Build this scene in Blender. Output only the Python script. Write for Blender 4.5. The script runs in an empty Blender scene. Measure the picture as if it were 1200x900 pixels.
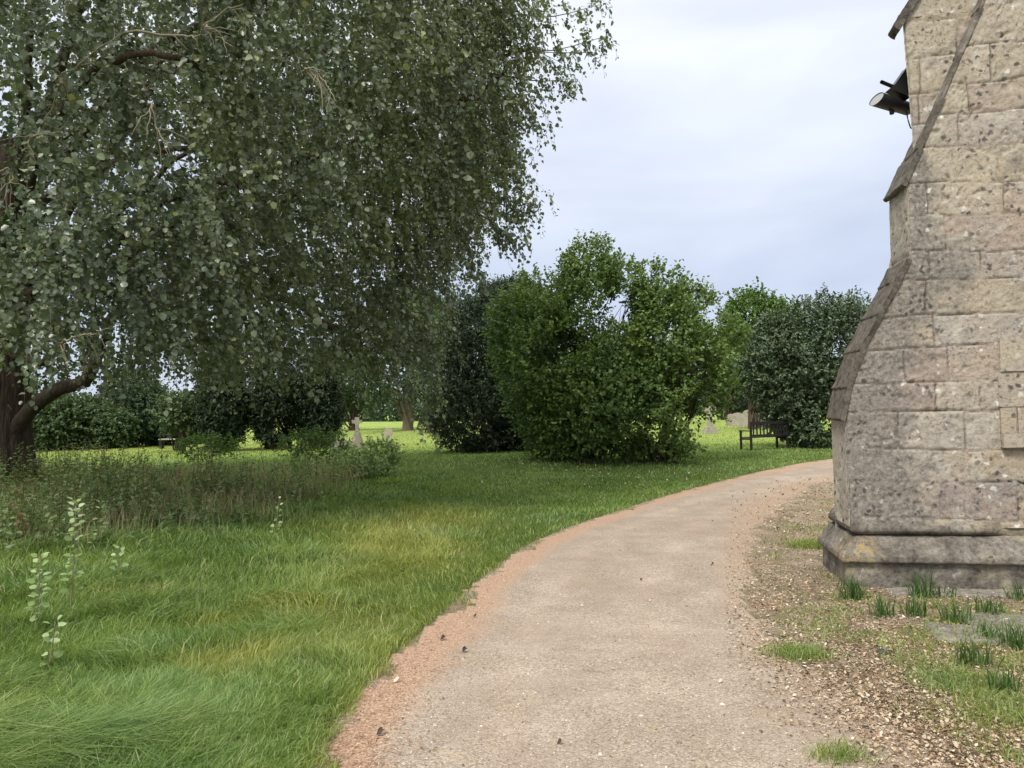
import bpy, math
import numpy as np
from math import radians, sin, cos, pi
rng = np.random.default_rng(11)
S = bpy.context.scene
COL = S.collection

# ------------------------------------------------------------------ camera
F = 900.0
PITCH = math.atan(28/900); ROLL = 0.020; EYE = np.array([0.0, 0.0, 1.6])
_f = np.array([0, cos(PITCH), sin(PITCH)]); _r0 = np.array([1.0, 0, 0]); _u0 = np.array([0, -sin(PITCH), cos(PITCH)])
_r = _r0*cos(ROLL) - _u0*sin(ROLL); _u = _u0*cos(ROLL) + _r0*sin(ROLL)
cd = bpy.data.cameras.new('camera'); cam = bpy.data.objects.new('camera', cd); COL.objects.link(cam)
from mathutils import Matrix
m = Matrix(((_r[0], _u[0], -_f[0], 0), (_r[1], _u[1], -_f[1], 0), (_r[2], _u[2], -_f[2], 1.6), (0, 0, 0, 1)))
cam.matrix_world = m
cd.sensor_width = 36; cd.lens = 27; cd.clip_start = 0.05; cd.clip_end = 3000
S.camera = cam

def ray(px, py):
    return _f + _r*((px-600)/F) - _u*((py-450)/F)
def at(px, py, d):               # point seen at px,py whose depth along +Y is d
    v = ray(px, py); return EYE + v*(d/v[1])
def gnd(px, py):
    v = ray(px, py); t = -1.6/v[2]; return (EYE + v*t)
def gbase(px, d):                # ground point at depth d under column px (at the horizon line)
    p = at(px, 470, d); return np.array([p[0], d, H(p[0], d)])

# ------------------------------------------------------------------ noise
def _h(ix, iy, iz, s):
    n = (ix.astype(np.int64)*374761393 + iy.astype(np.int64)*668265263 + iz.astype(np.int64)*2147483647 + int(s)*974634777) & 0xffffffff
    n = ((n ^ (n >> 13))*1274126177) & 0xffffffff
    n = ((n ^ (n >> 16))*2246822519) & 0xffffffff
    return ((n ^ (n >> 15)) & 0xffffff)/float(0xffffff)
def vn(x, y, z=None, s=0):
    x = np.asarray(x, float); y = np.asarray(y, float)
    z = np.zeros_like(x) if z is None else np.asarray(z, float)
    x, y, z = np.broadcast_arrays(x, y, z)
    fx, fy, fz = np.floor(x), np.floor(y), np.floor(z)
    tx, ty, tz = x-fx, y-fy, z-fz
    tx = tx*tx*(3-2*tx); ty = ty*ty*(3-2*ty); tz = tz*tz*(3-2*tz)
    r = 0
    for a in (0, 1):
        for b in (0, 1):
            for c in (0, 1):
                w = (tx if a else 1-tx)*(ty if b else 1-ty)*(tz if c else 1-tz)
                r = r + w*_h(fx+a, fy+b, fz+c, s)
    return r
def fbm(x, y, z=None, s=0, o=4):
    r = 0; a = .5; t = 0
    for i in range(o):
        k = 2.03**i
        r = r + a*vn(np.asarray(x)*k, np.asarray(y)*k, None if z is None else np.asarray(z)*k, s+i*7); t += a; a *= .5
    return r/t
def sm(a, b, x):
    t = np.clip((x-a)/(b-a), 0, 1); return t*t*(3-2*t)

def H(x, y):                      # terrain height
    x = np.asarray(x, float); y = np.asarray(y, float)
    d = np.hypot(x, y)
    near = (fbm(x*.9, y*.9, s=3)-.5)*.05*sm(-.3, -1.6, x + .0*y - np.clip((y-5)*.35, -2, 6))
    far = (fbm(x*.05, y*.05, s=5)-.5)*1.1*sm(26, 70, d)
    swell = .16*np.exp(-(((x-.3)/4.5)**2 + ((y-22)/3.5)**2))
    return near + far + swell

# ------------------------------------------------------------------ mesh helpers
def mesh_np(name, V, Q=None, T=None, attrs=None, smooth=True, mat=None, fattrs=None):
    me = bpy.data.meshes.new(name)
    V = np.ascontiguousarray(V, dtype=np.float32).reshape(-1, 3)
    loops = []; starts = []; tot = 0; n = 0
    if Q is not None and len(Q):
        Q = np.asarray(Q, np.int32); loops.append(Q.ravel()); starts.append(np.arange(len(Q))*4); tot = Q.size; n += len(Q)
    if T is not None and len(T):
        T = np.asarray(T, np.int32); loops.append(T.ravel()); starts.append(tot+np.arange(len(T))*3); tot += T.size; n += len(T)
    L = np.concatenate(loops).astype(np.int32); st = np.concatenate(starts).astype(np.int32)
    me.vertices.add(len(V)); me.vertices.foreach_set('co', V.ravel())
    me.loops.add(len(L)); me.loops.foreach_set('vertex_index', L)
    me.polygons.add(n); me.polygons.foreach_set('loop_start', st)
    me.update(calc_edges=True)
    me.polygons.foreach_set('use_smooth', np.full(n, bool(smooth)))
    for k, v in (attrs or {}).items():
        a = me.attributes.new(k, 'FLOAT', 'POINT'); a.data.foreach_set('value', np.ascontiguousarray(v, dtype=np.float32).ravel())
    for k, v in (fattrs or {}).items():
        a = me.attributes.new(k, 'FLOAT', 'FACE'); a.data.foreach_set('value', np.ascontiguousarray(v, dtype=np.float32).ravel())
    if mat: me.materials.append(mat)
    me.validate()
    return me
def link(name, me, parent=None):
    o = bpy.data.objects.new(name, me); COL.objects.link(o)
    if parent is not None:
        o.parent = parent; o.location = [-c for c in parent.location]   # mesh data is in world space
        if parent.parent is not None: o.location = (0, 0, 0)
    return o
def tag(o, label=None, cat=None, group=None, kind=None):
    if label: o['label'] = label
    if cat: o['category'] = cat
    if group: o['group'] = group
    if kind: o['kind'] = kind
    return o
def thing(name, loc, label, cat, group=None):
    o = bpy.data.objects.new(name, None); COL.objects.link(o); o.location = [float(c) for c in loc]
    o.empty_display_size = .2
    return tag(o, label, cat, group)
def nrm(v): return v/np.maximum(np.linalg.norm(v, axis=-1, keepdims=True), 1e-9)

def tubes(P, R, sides=5, cap=True):          # P (N,K,3)  R (N,K)
    P = np.asarray(P, float); R = np.asarray(R, float); N, K, _ = P.shape
    Tn = nrm(np.gradient(P, axis=1))
    ref = np.where(np.abs(Tn[..., 2:3]) > .9, np.array([1., 0, 0]), np.array([0., 0, 1]))
    A = nrm(np.cross(Tn, ref)); B = np.cross(Tn, A)
    an = np.arange(sides)*2*pi/sides
    V = P[:, :, None, :] + R[:, :, None, None]*(A[:, :, None, :]*np.cos(an)[:, None] + B[:, :, None, :]*np.sin(an)[:, None])
    idx = np.arange(N*K*sides).reshape(N, K, sides)
    a = idx[:, :-1, :]; b = idx[:, 1:, :]
    Q = np.stack([a, np.roll(a, -1, 2), np.roll(b, -1, 2), b], -1).reshape(-1, 4)
    V = V.reshape(-1, 3); T = []
    if cap:
        base = len(V); V = np.concatenate([V, P[:, -1, :]])
        e = idx[:, -1, :]; tip = (base+np.arange(N))[:, None].repeat(sides, 1)
        T = np.stack([e, np.roll(e, -1, 1), tip], -1).reshape(-1, 3)
    return V, Q, T
def curve(pts, k=12):                        # Catmull-Rom through pts
    p = np.array(pts, float); p = np.vstack([2*p[0]-p[1], p, 2*p[-1]-p[-2]]); out = []
    n = len(p)-3
    for t in np.linspace(0, n-1e-6, k):
        i = int(t); u = t-i; a, b, c, d = p[i:i+4]
        out.append(.5*((2*b)+(c-a)*u+(2*a-5*b+4*c-d)*u*u+(3*b-a-3*c+d)*u**3))
    return np.array(out)

def leafgeo(P, A, Nn, L, W, fold=.18, curl=.15):
    """P base pos, A axis, Nn normal, L length, W width -> 6 verts, 2 quads each"""
    A = nrm(A); S_ = nrm(np.cross(A, Nn)); Nn = np.cross(S_, A)
    L = L[:, None]; W = W[:, None]
    b = P
    l1 = P + A*L*.30 - S_*W*.5 + Nn*W*fold; r1 = P + A*L*.30 + S_*W*.5 + Nn*W*fold
    l2 = P + A*L*.70 - S_*W*.40 + Nn*(W*fold - L*curl*.5); r2 = P + A*L*.70 + S_*W*.40 + Nn*(W*fold - L*curl*.5)
    t = P + A*L - Nn*L*curl
    V = np.stack([b, r1, r2, t, l2, l1], 1).reshape(-1, 3)
    i = (np.arange(len(P))*6)[:, None]
    Q = np.stack([i+np.array([[0, 1, 2, 3]]), i+np.array([[0, 3, 4, 5]])], 1).reshape(-1, 4)
    return V, Q
def rdir(n):
    v = rng.normal(size=(n, 3)); return nrm(v)

def bladegeo(P, hgt, w, lean, az, face):
    """grass blades: 6 verts 2 quads. lean = horizontal reach / height"""
    n = len(P); d = np.stack([np.cos(az), np.sin(az), np.zeros(n)], 1); s = np.stack([np.cos(face), np.sin(face), np.zeros(n)], 1)
    z = np.array([0, 0, 1.]); h = hgt[:, None]; w = w[:, None]; le = lean[:, None]
    m_ = P + z*h*.6 + d*h*le*.35; t = P + z*h*(1-np.clip(le, 0, 2)*.22) + d*h*le
    V = np.stack([P-s*w*.5, P+s*w*.5, m_+s*w*.42, m_-s*w*.42, t+s*w*.06, t-s*w*.06], 1).reshape(-1, 3)
    i = (np.arange(n)*6)[:, None]
    Q = np.stack([i+np.array([[0, 1, 2, 3]]), i+np.array([[3, 2, 4, 5]])], 1).reshape(-1, 4)
    return V, Q

# ------------------------------------------------------------------ materials
class NT:
    def __init__(s, name):
        s.m = bpy.data.materials.new(name); s.m.use_nodes = True; s.t = s.m.node_tree; s.t.nodes.clear()
        s.out = s.n('ShaderNodeOutputMaterial')
    def n(s, ty, **kw):
        x = s.t.nodes.new(ty)
        for k, v in kw.items():
            if k.startswith('i_'): x.inputs[k[2:].replace('_', ' ')].default_value = v
            else: setattr(x, k, v)
        return x
    def l(s, a, b): s.t.links.new(a, b)
    def attr(s, name): return s.n('ShaderNodeAttribute', attribute_name=name).outputs['Fac']
    def pos(s): return s.n('ShaderNodeNewGeometry').outputs['Position']
    def mapv(s, scale):
        mp = s.n('ShaderNodeMapping'); s.l(s.pos(), mp.inputs['Vector']); mp.inputs['Scale'].default_value = scale; return mp.outputs['Vector']
    def noise(s, scale, detail=4, rough=.6, vec=None, dist=0):
        x = s.n('ShaderNodeTexNoise'); x.inputs['Scale'].default_value = scale; x.inputs['Detail'].default_value = detail
        x.inputs['Roughness'].default_value = rough; x.inputs['Distortion'].default_value = dist
        s.l(vec if vec is not None else s.pos(), x.inputs['Vector']); return x.outputs['Fac']
    def cn(s, scale, detail=5, rough=.7, lo=.36, hi=.64): return s.ramp(s.noise(scale, detail, rough), [(lo, 0.), (hi, 1.)])
    def voro(s, scale, feature='F1', out='Distance', vec=None, rnd=1.0):
        x = s.n('ShaderNodeTexVoronoi', feature=feature); x.inputs['Scale'].default_value = scale; x.inputs['Randomness'].default_value = rnd
        s.l(vec if vec is not None else s.pos(), x.inputs['Vector']); return x.outputs[out]
    def ramp(s, fac, stops):
        x = s.n('ShaderNodeValToRGB'); e = x.color_ramp.elements
        while len(e) < len(stops): e.new(.5)
        for i, (p, c) in enumerate(stops):
            e[i].position = p; e[i].color = (c if isinstance(c, (tuple, list)) else (c, c, c))[:3] + (1,) if not isinstance(c, (int, float)) else (c, c, c, 1)
        s.l(fac, x.inputs['Fac']); return x.outputs['Color']
    def mix(s, f, a, b, mode='MIX'):
        x = s.n('ShaderNodeMix', data_type='RGBA', blend_type=mode)
        for v, k in ((f, 0), (a, 6), (b, 7)):
            if isinstance(v, (int, float)): x.inputs[k].default_value = v if k == 0 else (v, v, v, 1)
            elif isinstance(v, tuple): x.inputs[k].default_value = v+(1,)
            else: s.l(v, x.inputs[k])
        return x.outputs[2]
    def math(s, op, a, b=0., clamp=False):
        x = s.n('ShaderNodeMath', operation=op, use_clamp=clamp)
        for i, v in enumerate((a, b)):
            if isinstance(v, (int, float)): x.inputs[i].default_value = v
            else: s.l(v, x.inputs[i])
        return x.outputs[0]
    def bump(s, h, strength=.5, dist=.01, nxt=None):
        x = s.n('ShaderNodeBump'); x.inputs['Strength'].default_value = strength; x.inputs['Distance'].default_value = dist
        s.l(h, x.inputs['Height'])
        if nxt is not None: s.l(nxt, x.inputs['Normal'])
        return x.outputs['Normal']
    def fin(s, color, rough=.8, normal=None, spec=.3, metal=0):
        p = s.n('ShaderNodeBsdfPrincipled')
        if isinstance(color, tuple): p.inputs['Base Color'].default_value = color+(1,)
        else: s.l(color, p.inputs['Base Color'])
        if isinstance(rough, (int, float)): p.inputs['Roughness'].default_value = rough
        else: s.l(rough, p.inputs['Roughness'])
        p.inputs['Specular IOR Level'].default_value = spec; p.inputs['Metallic'].default_value = metal
        if normal is not None: s.l(normal, p.inputs['Normal'])
        s.l(p.outputs[0], s.out.inputs['Surface']); return s.m
    def leaf(s, color, trans=.3, rough=.5, spec=.35, tcol=None):
        p = s.n('ShaderNodeBsdfPrincipled'); s.l(color, p.inputs['Base Color'])
        p.inputs['Roughness'].default_value = rough; p.inputs['Specular IOR Level'].default_value = spec
        t = s.n('ShaderNodeBsdfTranslucent'); s.l(s.mix(1., color, tcol or (1.2, 1.25, .7), 'MULTIPLY'), t.inputs['Color'])
        mx = s.n('ShaderNodeMixShader'); mx.inputs[0].default_value = trans
        s.l(p.outputs[0], mx.inputs[1]); s.l(t.outputs[0], mx.inputs[2]); s.l(mx.outputs[0], s.out.inputs['Surface']); return s.m

def leafmat(name, stops, trans=.3, rough=.5, spec=.35, patch=None):
    t = NT(name); c = t.ramp(t.attr('rnd'), stops)
    if patch:
        c = t.mix(t.ramp(t.noise(patch[1], 3), [(.4, 0.), (.62, 1.)]), c, t.mix(1., c, patch[0], 'MULTIPLY'))
    return t.leaf(c, trans, rough, spec)

def foliage_mat(): pass
M = {}
M['poplar'] = leafmat('poplar leaf', [(0, (.070, .098, .056)), (.45, (.130, .168, .100)), (.78, (.19, .235, .15)), (.92, (.30, .35, .23)), (1, (.42, .42, .17))], .26, .36, .7, ((1.15, 1.12, .75), .5))
M['sucker'] = leafmat('poplar sucker leaf', [(0, (.14, .22, .07)), (.6, (.26, .36, .14)), (1, (.46, .54, .32))], .3, .6, .2)
M['lilac'] = leafmat('lilac leaf', [(0, (.058, .100, .030)), (.5, (.108, .175, .050)), (.85, (.17, .25, .08)), (.97, (.26, .34, .12)), (1, (.28, .22, .08))], .30, .5, .3, ((1.22, 1.12, .9), .7))
M['bright'] = leafmat('light green leaf', [(0, (.06, .11, .022)), (.5, (.09, .155, .035)), (1, (.15, .22, .06))], .35, .5, .25)
M['viburnum'] = leafmat('viburnum leaf', [(0, (.036, .062, .028)), (.5, (.072, .108, .050)), (.85, (.13, .175, .088)), (.94, (.23, .27, .16)), (1, (.55, .54, .42))], .15, .42, .45)
M['yew'] = leafmat('yew leaf', [(0, (.016, .028, .014)), (.6, (.030, .050, .024)), (1, (.08, .11, .05))], .1, .55, .25)
M['hedge'] = leafmat('hedge leaf', [(0, (.045, .075, .028)), (.5, (.075, .115, .045)), (.9, (.12, .16, .07)), (1, (.17, .2, .11))], .25, .5, .35)
M['far'] = leafmat('far tree leaf', [(0, (.038, .062, .036)), (.5, (.058, .09, .048)), (1, (.09, .13, .065))], .25, .6, .2)
M['weed'] = leafmat('weed leaf', [(0, (.11, .17, .06)), (.5, (.20, .28, .11)), (.8, (.33, .41, .20)), (.95, (.46, .48, .32)), (1, (.34, .16, .10))], .35, .55, .3)
M['drygrass'] = leafmat('dry grass', [(0, (.24, .165, .10)), (.3, (.34, .26, .16)), (.6, (.42, .36, .22)), (.85, (.24, .32, .12)), (1, (.42, .36, .24))], .2, .7, .1)
M['stemweed'] = leafmat('weed stem', [(0, (.10, .05, .03)), (.5, (.16, .11, .06)), (1, (.12, .16, .06))], .1, .7, .1)
def grassmat():
    t = NT('grass blade'); c = t.ramp(t.attr('rnd'), [(0, (.074, .12, .028)), (.35, (.155, .24, .055)), (.65, (.25, .35, .09)), (.88, (.37, .45, .16)), (1, (.42, .39, .20))])
    dry = t.mix(t.attr('dry'), c, t.mix(t.attr('rnd'), (.27, .29, .055), (.50, .44, .14)))
    cool = t.mix(t.ramp(t.noise(.7, 3), [(.48, 0.), (.66, .5)]), dry, t.mix(1., dry, (.78, .98, 1.45), 'MULTIPLY'))
    return t.leaf(cool, .42, .42, .35)
M['grass'] = grassmat()
def barkmat(name, a, b, sc=1.0):
    t = NT(name); v = t.mapv((9*sc, 9*sc, 1.6*sc)); n1 = t.noise(2.2, 6, .7, v, .6); vv = t.voro(2.0, 'F1', 'Distance', v)
    c = t.mix(t.ramp(n1, [(.3, 0.), (.7, 1.)]), a, b)
    c = t.mix(t.ramp(t.noise(1.3, 3), [(.5, 0.), (.75, .6)]), c, (.07, .075, .045))
    return t.fin(c, .9, t.bump(t.math('ADD', n1, vv), .9, .03), .15)
M['bark'] = barkmat('bark', (.045, .030, .024), (.135, .098, .076))
M['barkpale'] = barkmat('pale bark', (.12, .09, .065), (.24, .19, .13))
M['twig'] = NT('twig').fin((.15, .13, .085), .8)
M['twigpale'] = NT('pale twig').fin((.22, .19, .13), .75)

def stonemat(name, stained=True, base=((.385, .335, .265), (.43, .38, .31), (.355, .295, .26), (.40, .37, .33)), dark=0.0):
    t = NT(name)
    tone = t.attr('tone')
    b = t.ramp(tone, [(0, base[0]), (.35, base[1]), (.6, base[2]), (.85, base[3]), (1, base[0])])
    # broad and fine mottling
    b = t.mix(t.ramp(t.noise(2.6, 5, .65), [(.35, 0.), (.7, .7)]), b, t.mix(1., b, (1.08, 1.0, .88), 'MULTIPLY'))
    b = t.mix(t.ramp(t.noise(34, 5, .75), [(.36, .8), (.50, 0.)]), b, t.mix(1., b, (.58, .56, .54), 'MULTIPLY'))
    b = t.mix(t.ramp(t.noise(60, 4, .7), [(.55, 0.), (.72, .6)]), b, t.mix(1., b, (1.32, 1.3, 1.28), 'MULTIPLY'))
    # repointing mortar patches
    b = t.mix(t.ramp(t.noise(3.3, 3, .5, dist=1.2), [(.58, 0.), (.66, .6)]), b, (.50, .465, .39))
    st = t.attr('stain')
    # grey algae film
    f = t.math('ADD', t.math('MULTIPLY', st, 1.0), t.math('MULTIPLY', t.math('SUBTRACT', t.noise(3.1, 6, .72), .5), 1.9))
    grey = t.ramp(f, [(.28, 0.), (.60, .82)])
    b = t.mix(grey, b, t.mix(t.cn(26, 6, .75), (.085, .076, .066), (.33, .30, .265)))
    # dark lichen spots
    va = t.n('ShaderNodeVectorMath', operation='MULTIPLY_ADD'); nn_ = t.n('ShaderNodeTexNoise'); nn_.inputs['Scale'].default_value = 14; nn_.inputs['Detail'].default_value = 4; t.l(t.pos(), nn_.inputs['Vector']); t.l(nn_.outputs['Color'], va.inputs[0]); va.inputs[1].default_value = (.09, .09, .09); t.l(t.pos(), va.inputs[2]); WV = va.outputs[0]
    w = t.math('ADD', t.voro(13, vec=WV), t.math('MULTIPLY', t.noise(45, 3), .22))
    cl = t.math('MULTIPLY', t.ramp(w, [(.28, 1.), (.42, 0.)]), t.ramp(t.noise(3.0, 4, .6), [(.40, 0.), (.56, 1.)]))
    b = t.mix(t.math('MULTIPLY', cl, .9), b, (.075, .07, .068))
    w2 = t.math('ADD', t.voro(29, vec=WV), t.math('MULTIPLY', t.noise(70, 2), .25))
    cl2 = t.math('MULTIPLY', t.ramp(w2, [(.26, 1.), (.38, 0.)]), t.ramp(t.noise(4.5, 4, .6), [(.42, 0.), (.58, 1.)]))
    b = t.mix(t.math('MULTIPLY', cl2, .8), b, (.10, .092, .085))
    # pale lichen
    w3 = t.math('ADD', t.voro(8.5, vec=WV), t.math('MULTIPLY', t.noise(38, 4, .7), .35))
    pl = t.math('MULTIPLY', t.ramp(w3, [(.30, 1.), (.38, 0.)]), t.ramp(t.noise(2.2, 3), [(.47, 0.), (.57, 1.)]))
    b = t.mix(t.math('MULTIPLY', pl, .95), b, (.62, .60, .55))
    # ochre lichen
    oc = t.math('MULTIPLY', t.ramp(t.noise(26, 5, .75), [(.5, 0.), (.6, 1.)]), t.attr('ochre'))
    b = t.mix(t.math('MULTIPLY', oc, .85), b, (.42, .29, .07))
    if dark: b = t.mix(dark if dark > .6 else t.math('MULTIPLY', t.ramp(t.noise(3.2, 5, .7, dist=.4), [(.40, .25), (.60, 1.)]), min(1., dark*1.7)), b, t.mix(t.cn(15, 6, .8, .38, .64), (.028, .024, .021), (.17, .15, .125)))
    j = t.attr('joint')
    b = t.mix(t.math('MULTIPLY', j, t.ramp(t.noise(5, 4), [(.35, .15), (.6, .8)])), b, (.085, .066, .048))
    h = t.math('ADD', t.noise(55, 6, .75), t.math('MULTIPLY', t.noise(11, 5, .6), 1.3))
    h = t.math('SUBTRACT', h, t.math('MULTIPLY', t.ramp(t.voro(38), [(0, 1.), (.22, 0.)]), .35))
    return t.fin(b, .93, t.bump(h, .75, .013), .12)
M['stone'] = stonemat('limestone')
M['slab'] = stonemat('weathered limestone', dark=.88)
M['slabthin'] = stonemat('worn coping limestone', dark=.55)
M['plinth'] = stonemat('plinth limestone', dark=.48, base=((.36, .32, .23), (.40, .355, .26), (.33, .29, .225), (.38, .34, .265)))
M['grave'] = stonemat('headstone', dark=.15, base=((.40, .37, .30), (.44, .41, .34), (.34, .31, .25), (.40, .37, .32)))
M['black'] = NT('black metal').fin((.018, .018, .020), .45, None, .5)
M['glassy'] = NT('diffuser glass').fin((.22, .22, .21), .25, None, .5)
def woodmat():
    t = NT('bench wood'); v = t.mapv((4, 30, 30)); return t.fin(t.mix(t.noise(3, 4, .6, v), (.012, .010, .009), (.030, .025, .021)), .8)
M['wood'] = woodmat()
def palewood():
    t = NT('bleached wood'); return t.fin(t.mix(t.noise(9, 4), (.30, .25, .19), (.46, .40, .31)), .8)
M['palewood'] = palewood()

# ground
def groundmat():
    t = NT('turf')
    g = t.mix(t.ramp(t.noise(1.1, 5, .65), [(.35, 0.), (.68, 1.)]), (.085, .130, .028), (.135, .195, .045))
    g = t.mix(t.ramp(t.noise(24, 5, .7), [(.35, .85), (.6, 0.)]), g, (.045, .055, .018))
    g = t.mix(t.math('MULTIPLY', t.attr('dry'), t.ramp(t.noise(7, 4, .7), [(.3, .3), (.65, 1.)])), g, (.25, .24, .07))
    g = t.mix(t.attr('far'), g, t.mix(t.noise(.6, 5, .7), (.20, .27, .06), (.27, .34, .09)))
    v = t.attr('verge')
    lit = t.ramp(t.noise(38, 5, .75), [(.32, (.14, .10, .07)), (.42, (.29, .225, .155)), (.54, (.42, .34, .25)), (.66, (.58, .50, .39))])
    lit = t.mix(t.ramp(t.noise(3.2, 4, .6), [(.42, 0.), (.62, .65)]), lit, (.16, .15, .07))
    lit = t.mix(t.ramp(t.noise(1.6, 4, .6, dist=.8), [(.50, 0.), (.66, .5)]), lit, t.ramp(t.noise(90, 4, .8), [(.38, (.16, .12, .085)), (.6, (.42, .34, .25))]))
    lit = t.mix(t.ramp(t.noise(2.4, 4, .7, dist=.5), [(.52, 0.), (.66, .55)]), lit, (.34, .185, .11))
    lit = t.mix(t.ramp(t.noise(1.1, 4, .7, dist=.5), [(.50, 0.), (.70, .35)]), lit, t.ramp(t.noise(50, 4, .8), [(.40, (.06, .045, .03)), (.6, (.25, .20, .14))]))
    f = t.ramp(t.math('ADD', v, t.math('MULTIPLY', t.math('SUBTRACT', t.noise(6, 5, .7), .5), .7)), [(.35, 0.), (.6, 1.)])
    c = t.mix(f, g, lit)
    h = t.math('ADD', t.noise(30, 6, .75), t.math('MULTIPLY', t.noise(120, 4, .7), .4))
    return t.fin(c, .95, t.bump(h, .9, .03), .1)
M['ground'] = groundmat()
def pathmat():
    t = NT('gravel path')
    base = t.ramp(t.noise(2.0, 6, .65), [(.32, (.285, .235, .182)), (.5, (.335, .28, .222)), (.68, (.40, .34, .275))])
    chip = t.voro(95, 'F1', 'Color'); sep = t.n('ShaderNodeSeparateColor'); t.l(chip, sep.inputs[0])
    base = t.mix(.9, base, t.mix(1., base, t.ramp(sep.outputs[0], [(0, (.62, .59, .56)), (.35, (.90, .89, .88)), (.7, (1.07, 1.05, 1.03)), (.93, (1.28, 1.26, 1.22)), (1, (1.5, 1.47, 1.42))]), 'MULTIPLY'))
    base = t.mix(t.ramp(t.noise(210, 3, .7), [(.36, .55), (.5, 0.)]), base, (.11, .085, .06))
    base = t.mix(t.ramp(t.noise(.85, 5, .6, dist=.5), [(.46, 0.), (.62, .5)]), base, (.27, .205, .155))
    base = t.mix(t.ramp(t.noise(.5, 5, .65, dist=.8), [(.50, 0.), (.64, .45)]), base, (.41, .35, .285))
    base = t.mix(t.ramp(t.noise(3.7, 5, .7, dist=.7), [(.60, 0.), (.70, .5)]), base, (.37, .29, .155))
    base = t.mix(t.math('MULTIPLY', t.attr('track'), t.ramp(t.noise(1.6, 4, .65), [(.35, .15), (.6, .6)])), base, t.mix(1., base, (1.16, 1.12, 1.10), 'MULTIPLY'))
    # needle litter along the edge
    e = t.attr('edge')
    f = t.ramp(t.math('ADD', e, t.math('MULTIPLY', t.math('SUBTRACT', t.noise(5, 6, .72), .5), .75)), [(.30, 0.), (.75, .88)])
    lit = t.ramp(t.noise(70, 5, .8), [(.34, (.16, .09, .055)), (.47, (.34, .215, .14)), (.62, (.52, .38, .27))])
    c = t.mix(f, base, lit)
    fr = t.ramp(t.math('ADD', t.attr('vedge'), t.math('MULTIPLY', t.math('SUBTRACT', t.noise(4.3, 6, .72), .5), .8)), [(.35, 0.), (.75, .8)])
    c = t.mix(fr, c, t.ramp(t.noise(45, 5, .78), [(.34, (.13, .08, .05)), (.47, (.31, .21, .135)), (.62, (.46, .36, .26))]))
    h = t.math('ADD', t.math('MULTIPLY', t.voro(95), -1.), t.noise(40, 5, .7))
    return t.fin(c, .92, t.bump(h, .7, .008), .15)
M['path'] = pathmat()
M['litter'] = leafmat('fallen leaf', [(0, (.06, .042, .03)), (.15, (.20, .13, .08)), (.4, (.34, .24, .15)), (.65, (.45, .35, .24)), (.9, (.52, .43, .31)), (1, (.64, .57, .45))], .1, .75, .15)
M['needle'] = leafmat('needle litter', [(0, (.13, .065, .035)), (.4, (.34, .19, .11)), (.8, (.48, .30, .19)), (1, (.60, .48, .36))], .1, .8, .1)
def pebmat():
    t = NT('pebble'); return t.fin(t.ramp(t.attr('rnd'), [(0, (.10, .08, .06)), (.5, (.33, .27, .21)), (.9, (.48, .42, .35)), (1, (.66, .62, .55))]), .85)
M['pebble'] = pebmat()

# ------------------------------------------------------------------ ground + path
Lpx = [(330, 1060), (352, 985), (383, 900), (432, 815), (520, 728), (590, 664), (640, 632), (720, 602), (800, 577), (900, 552), (978, 538)]
Rpx = [(1320, 1060), (1210, 985), (1120, 900), (1000, 822), (915, 760), (876, 700), (876, 650), (898, 608), (932, 582), (978, 563)]
Lw = np.array([gnd(*p)[:2] for p in Lpx]); Rw = np.array([gnd(*p)[:2] for p in Rpx])
Lw = np.vstack([[-.75, -6], [-.75, 0], Lw, [12.5, 23.5], [20, 25.5], [40, 27]])
Rw = np.vstack([[2.6, -6], [2.3, 0], Rw, [10.5, 17.6], [20, 20.5], [40, 22]])
def fine(pts):
    c = curve(pts, 160); return c
Lc = fine(Lw); Rc = fine(Rw)
poly = np.vstack([Lc, Rc[::-1]])
def inside(x, y, pl):
    r = np.zeros(x.shape, bool); n = len(pl)
    for i in range(n):
        x1, y1 = pl[i]; x2, y2 = pl[(i+1) % n]
        if y1 == y2: continue
        c = ((y1 > y) != (y2 > y)); xi = (x2-x1)*(y-y1)/(y2-y1)+x1
        r ^= (c & (x < xi))
    return r
def dline(x, y, pl):
    d = np.full(x.shape, 1e9)
    for i in range(len(pl)-1):
        a = pl[i]; b = pl[i+1]; ab = b-a; L2 = ab@ab
        t = np.clip(((x-a[0])*ab[0]+(y-a[1])*ab[1])/L2, 0, 1)
        d = np.minimum(d, np.hypot(x-a[0]-t*ab[0], y-a[1]-t*ab[1]))
    return d
def onpath(x, y):
    wx = x + (fbm(x*3.2, y*3.2, s=21)-.5)*.34; wy = y + (fbm(x*3.2, y*3.2, s=33)-.5)*.34
    return inside(wx, wy, poly)
def grow(a, b, n): return a + (b-a)*(np.linspace(0, 1, n)**3)
xs = np.concatenate([-grow(13, 900, 34)[::-1][:-1], np.arange(-13, 9.5, .07), grow(9.5, 900, 34)[1:]])
ys = np.concatenate([-grow(-1.6, 500, 14)[::-1][:-1], np.arange(1.6, 25, .07), grow(25, 1400, 60)[1:]])
X, Y = np.meshgrid(xs, ys, indexing='ij'); Xf, Yf = X.ravel(), Y.ravel()
Z = H(Xf, Yf)
nx, ny = X.shape
I = np.arange(nx*ny).reshape(nx, ny)
Q = np.stack([I[:-1, :-1], I[1:, :-1], I[1:, 1:], I[:-1, 1:]], -1).reshape(-1, 4)
cx = Xf[Q].mean(1); cy = Yf[Q].mean(1)
near = (np.abs(cx) < 42) & (cy < 40) & (cy > -7)
isp = np.zeros(len(Q), bool); isp[near] = onpath(cx[near], cy[near])
dL = np.full(Xf.shape, 50.); dR = dL.copy(); nv = (np.abs(Xf) < 45) & (Yf < 40) & (Yf > -8)
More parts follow.
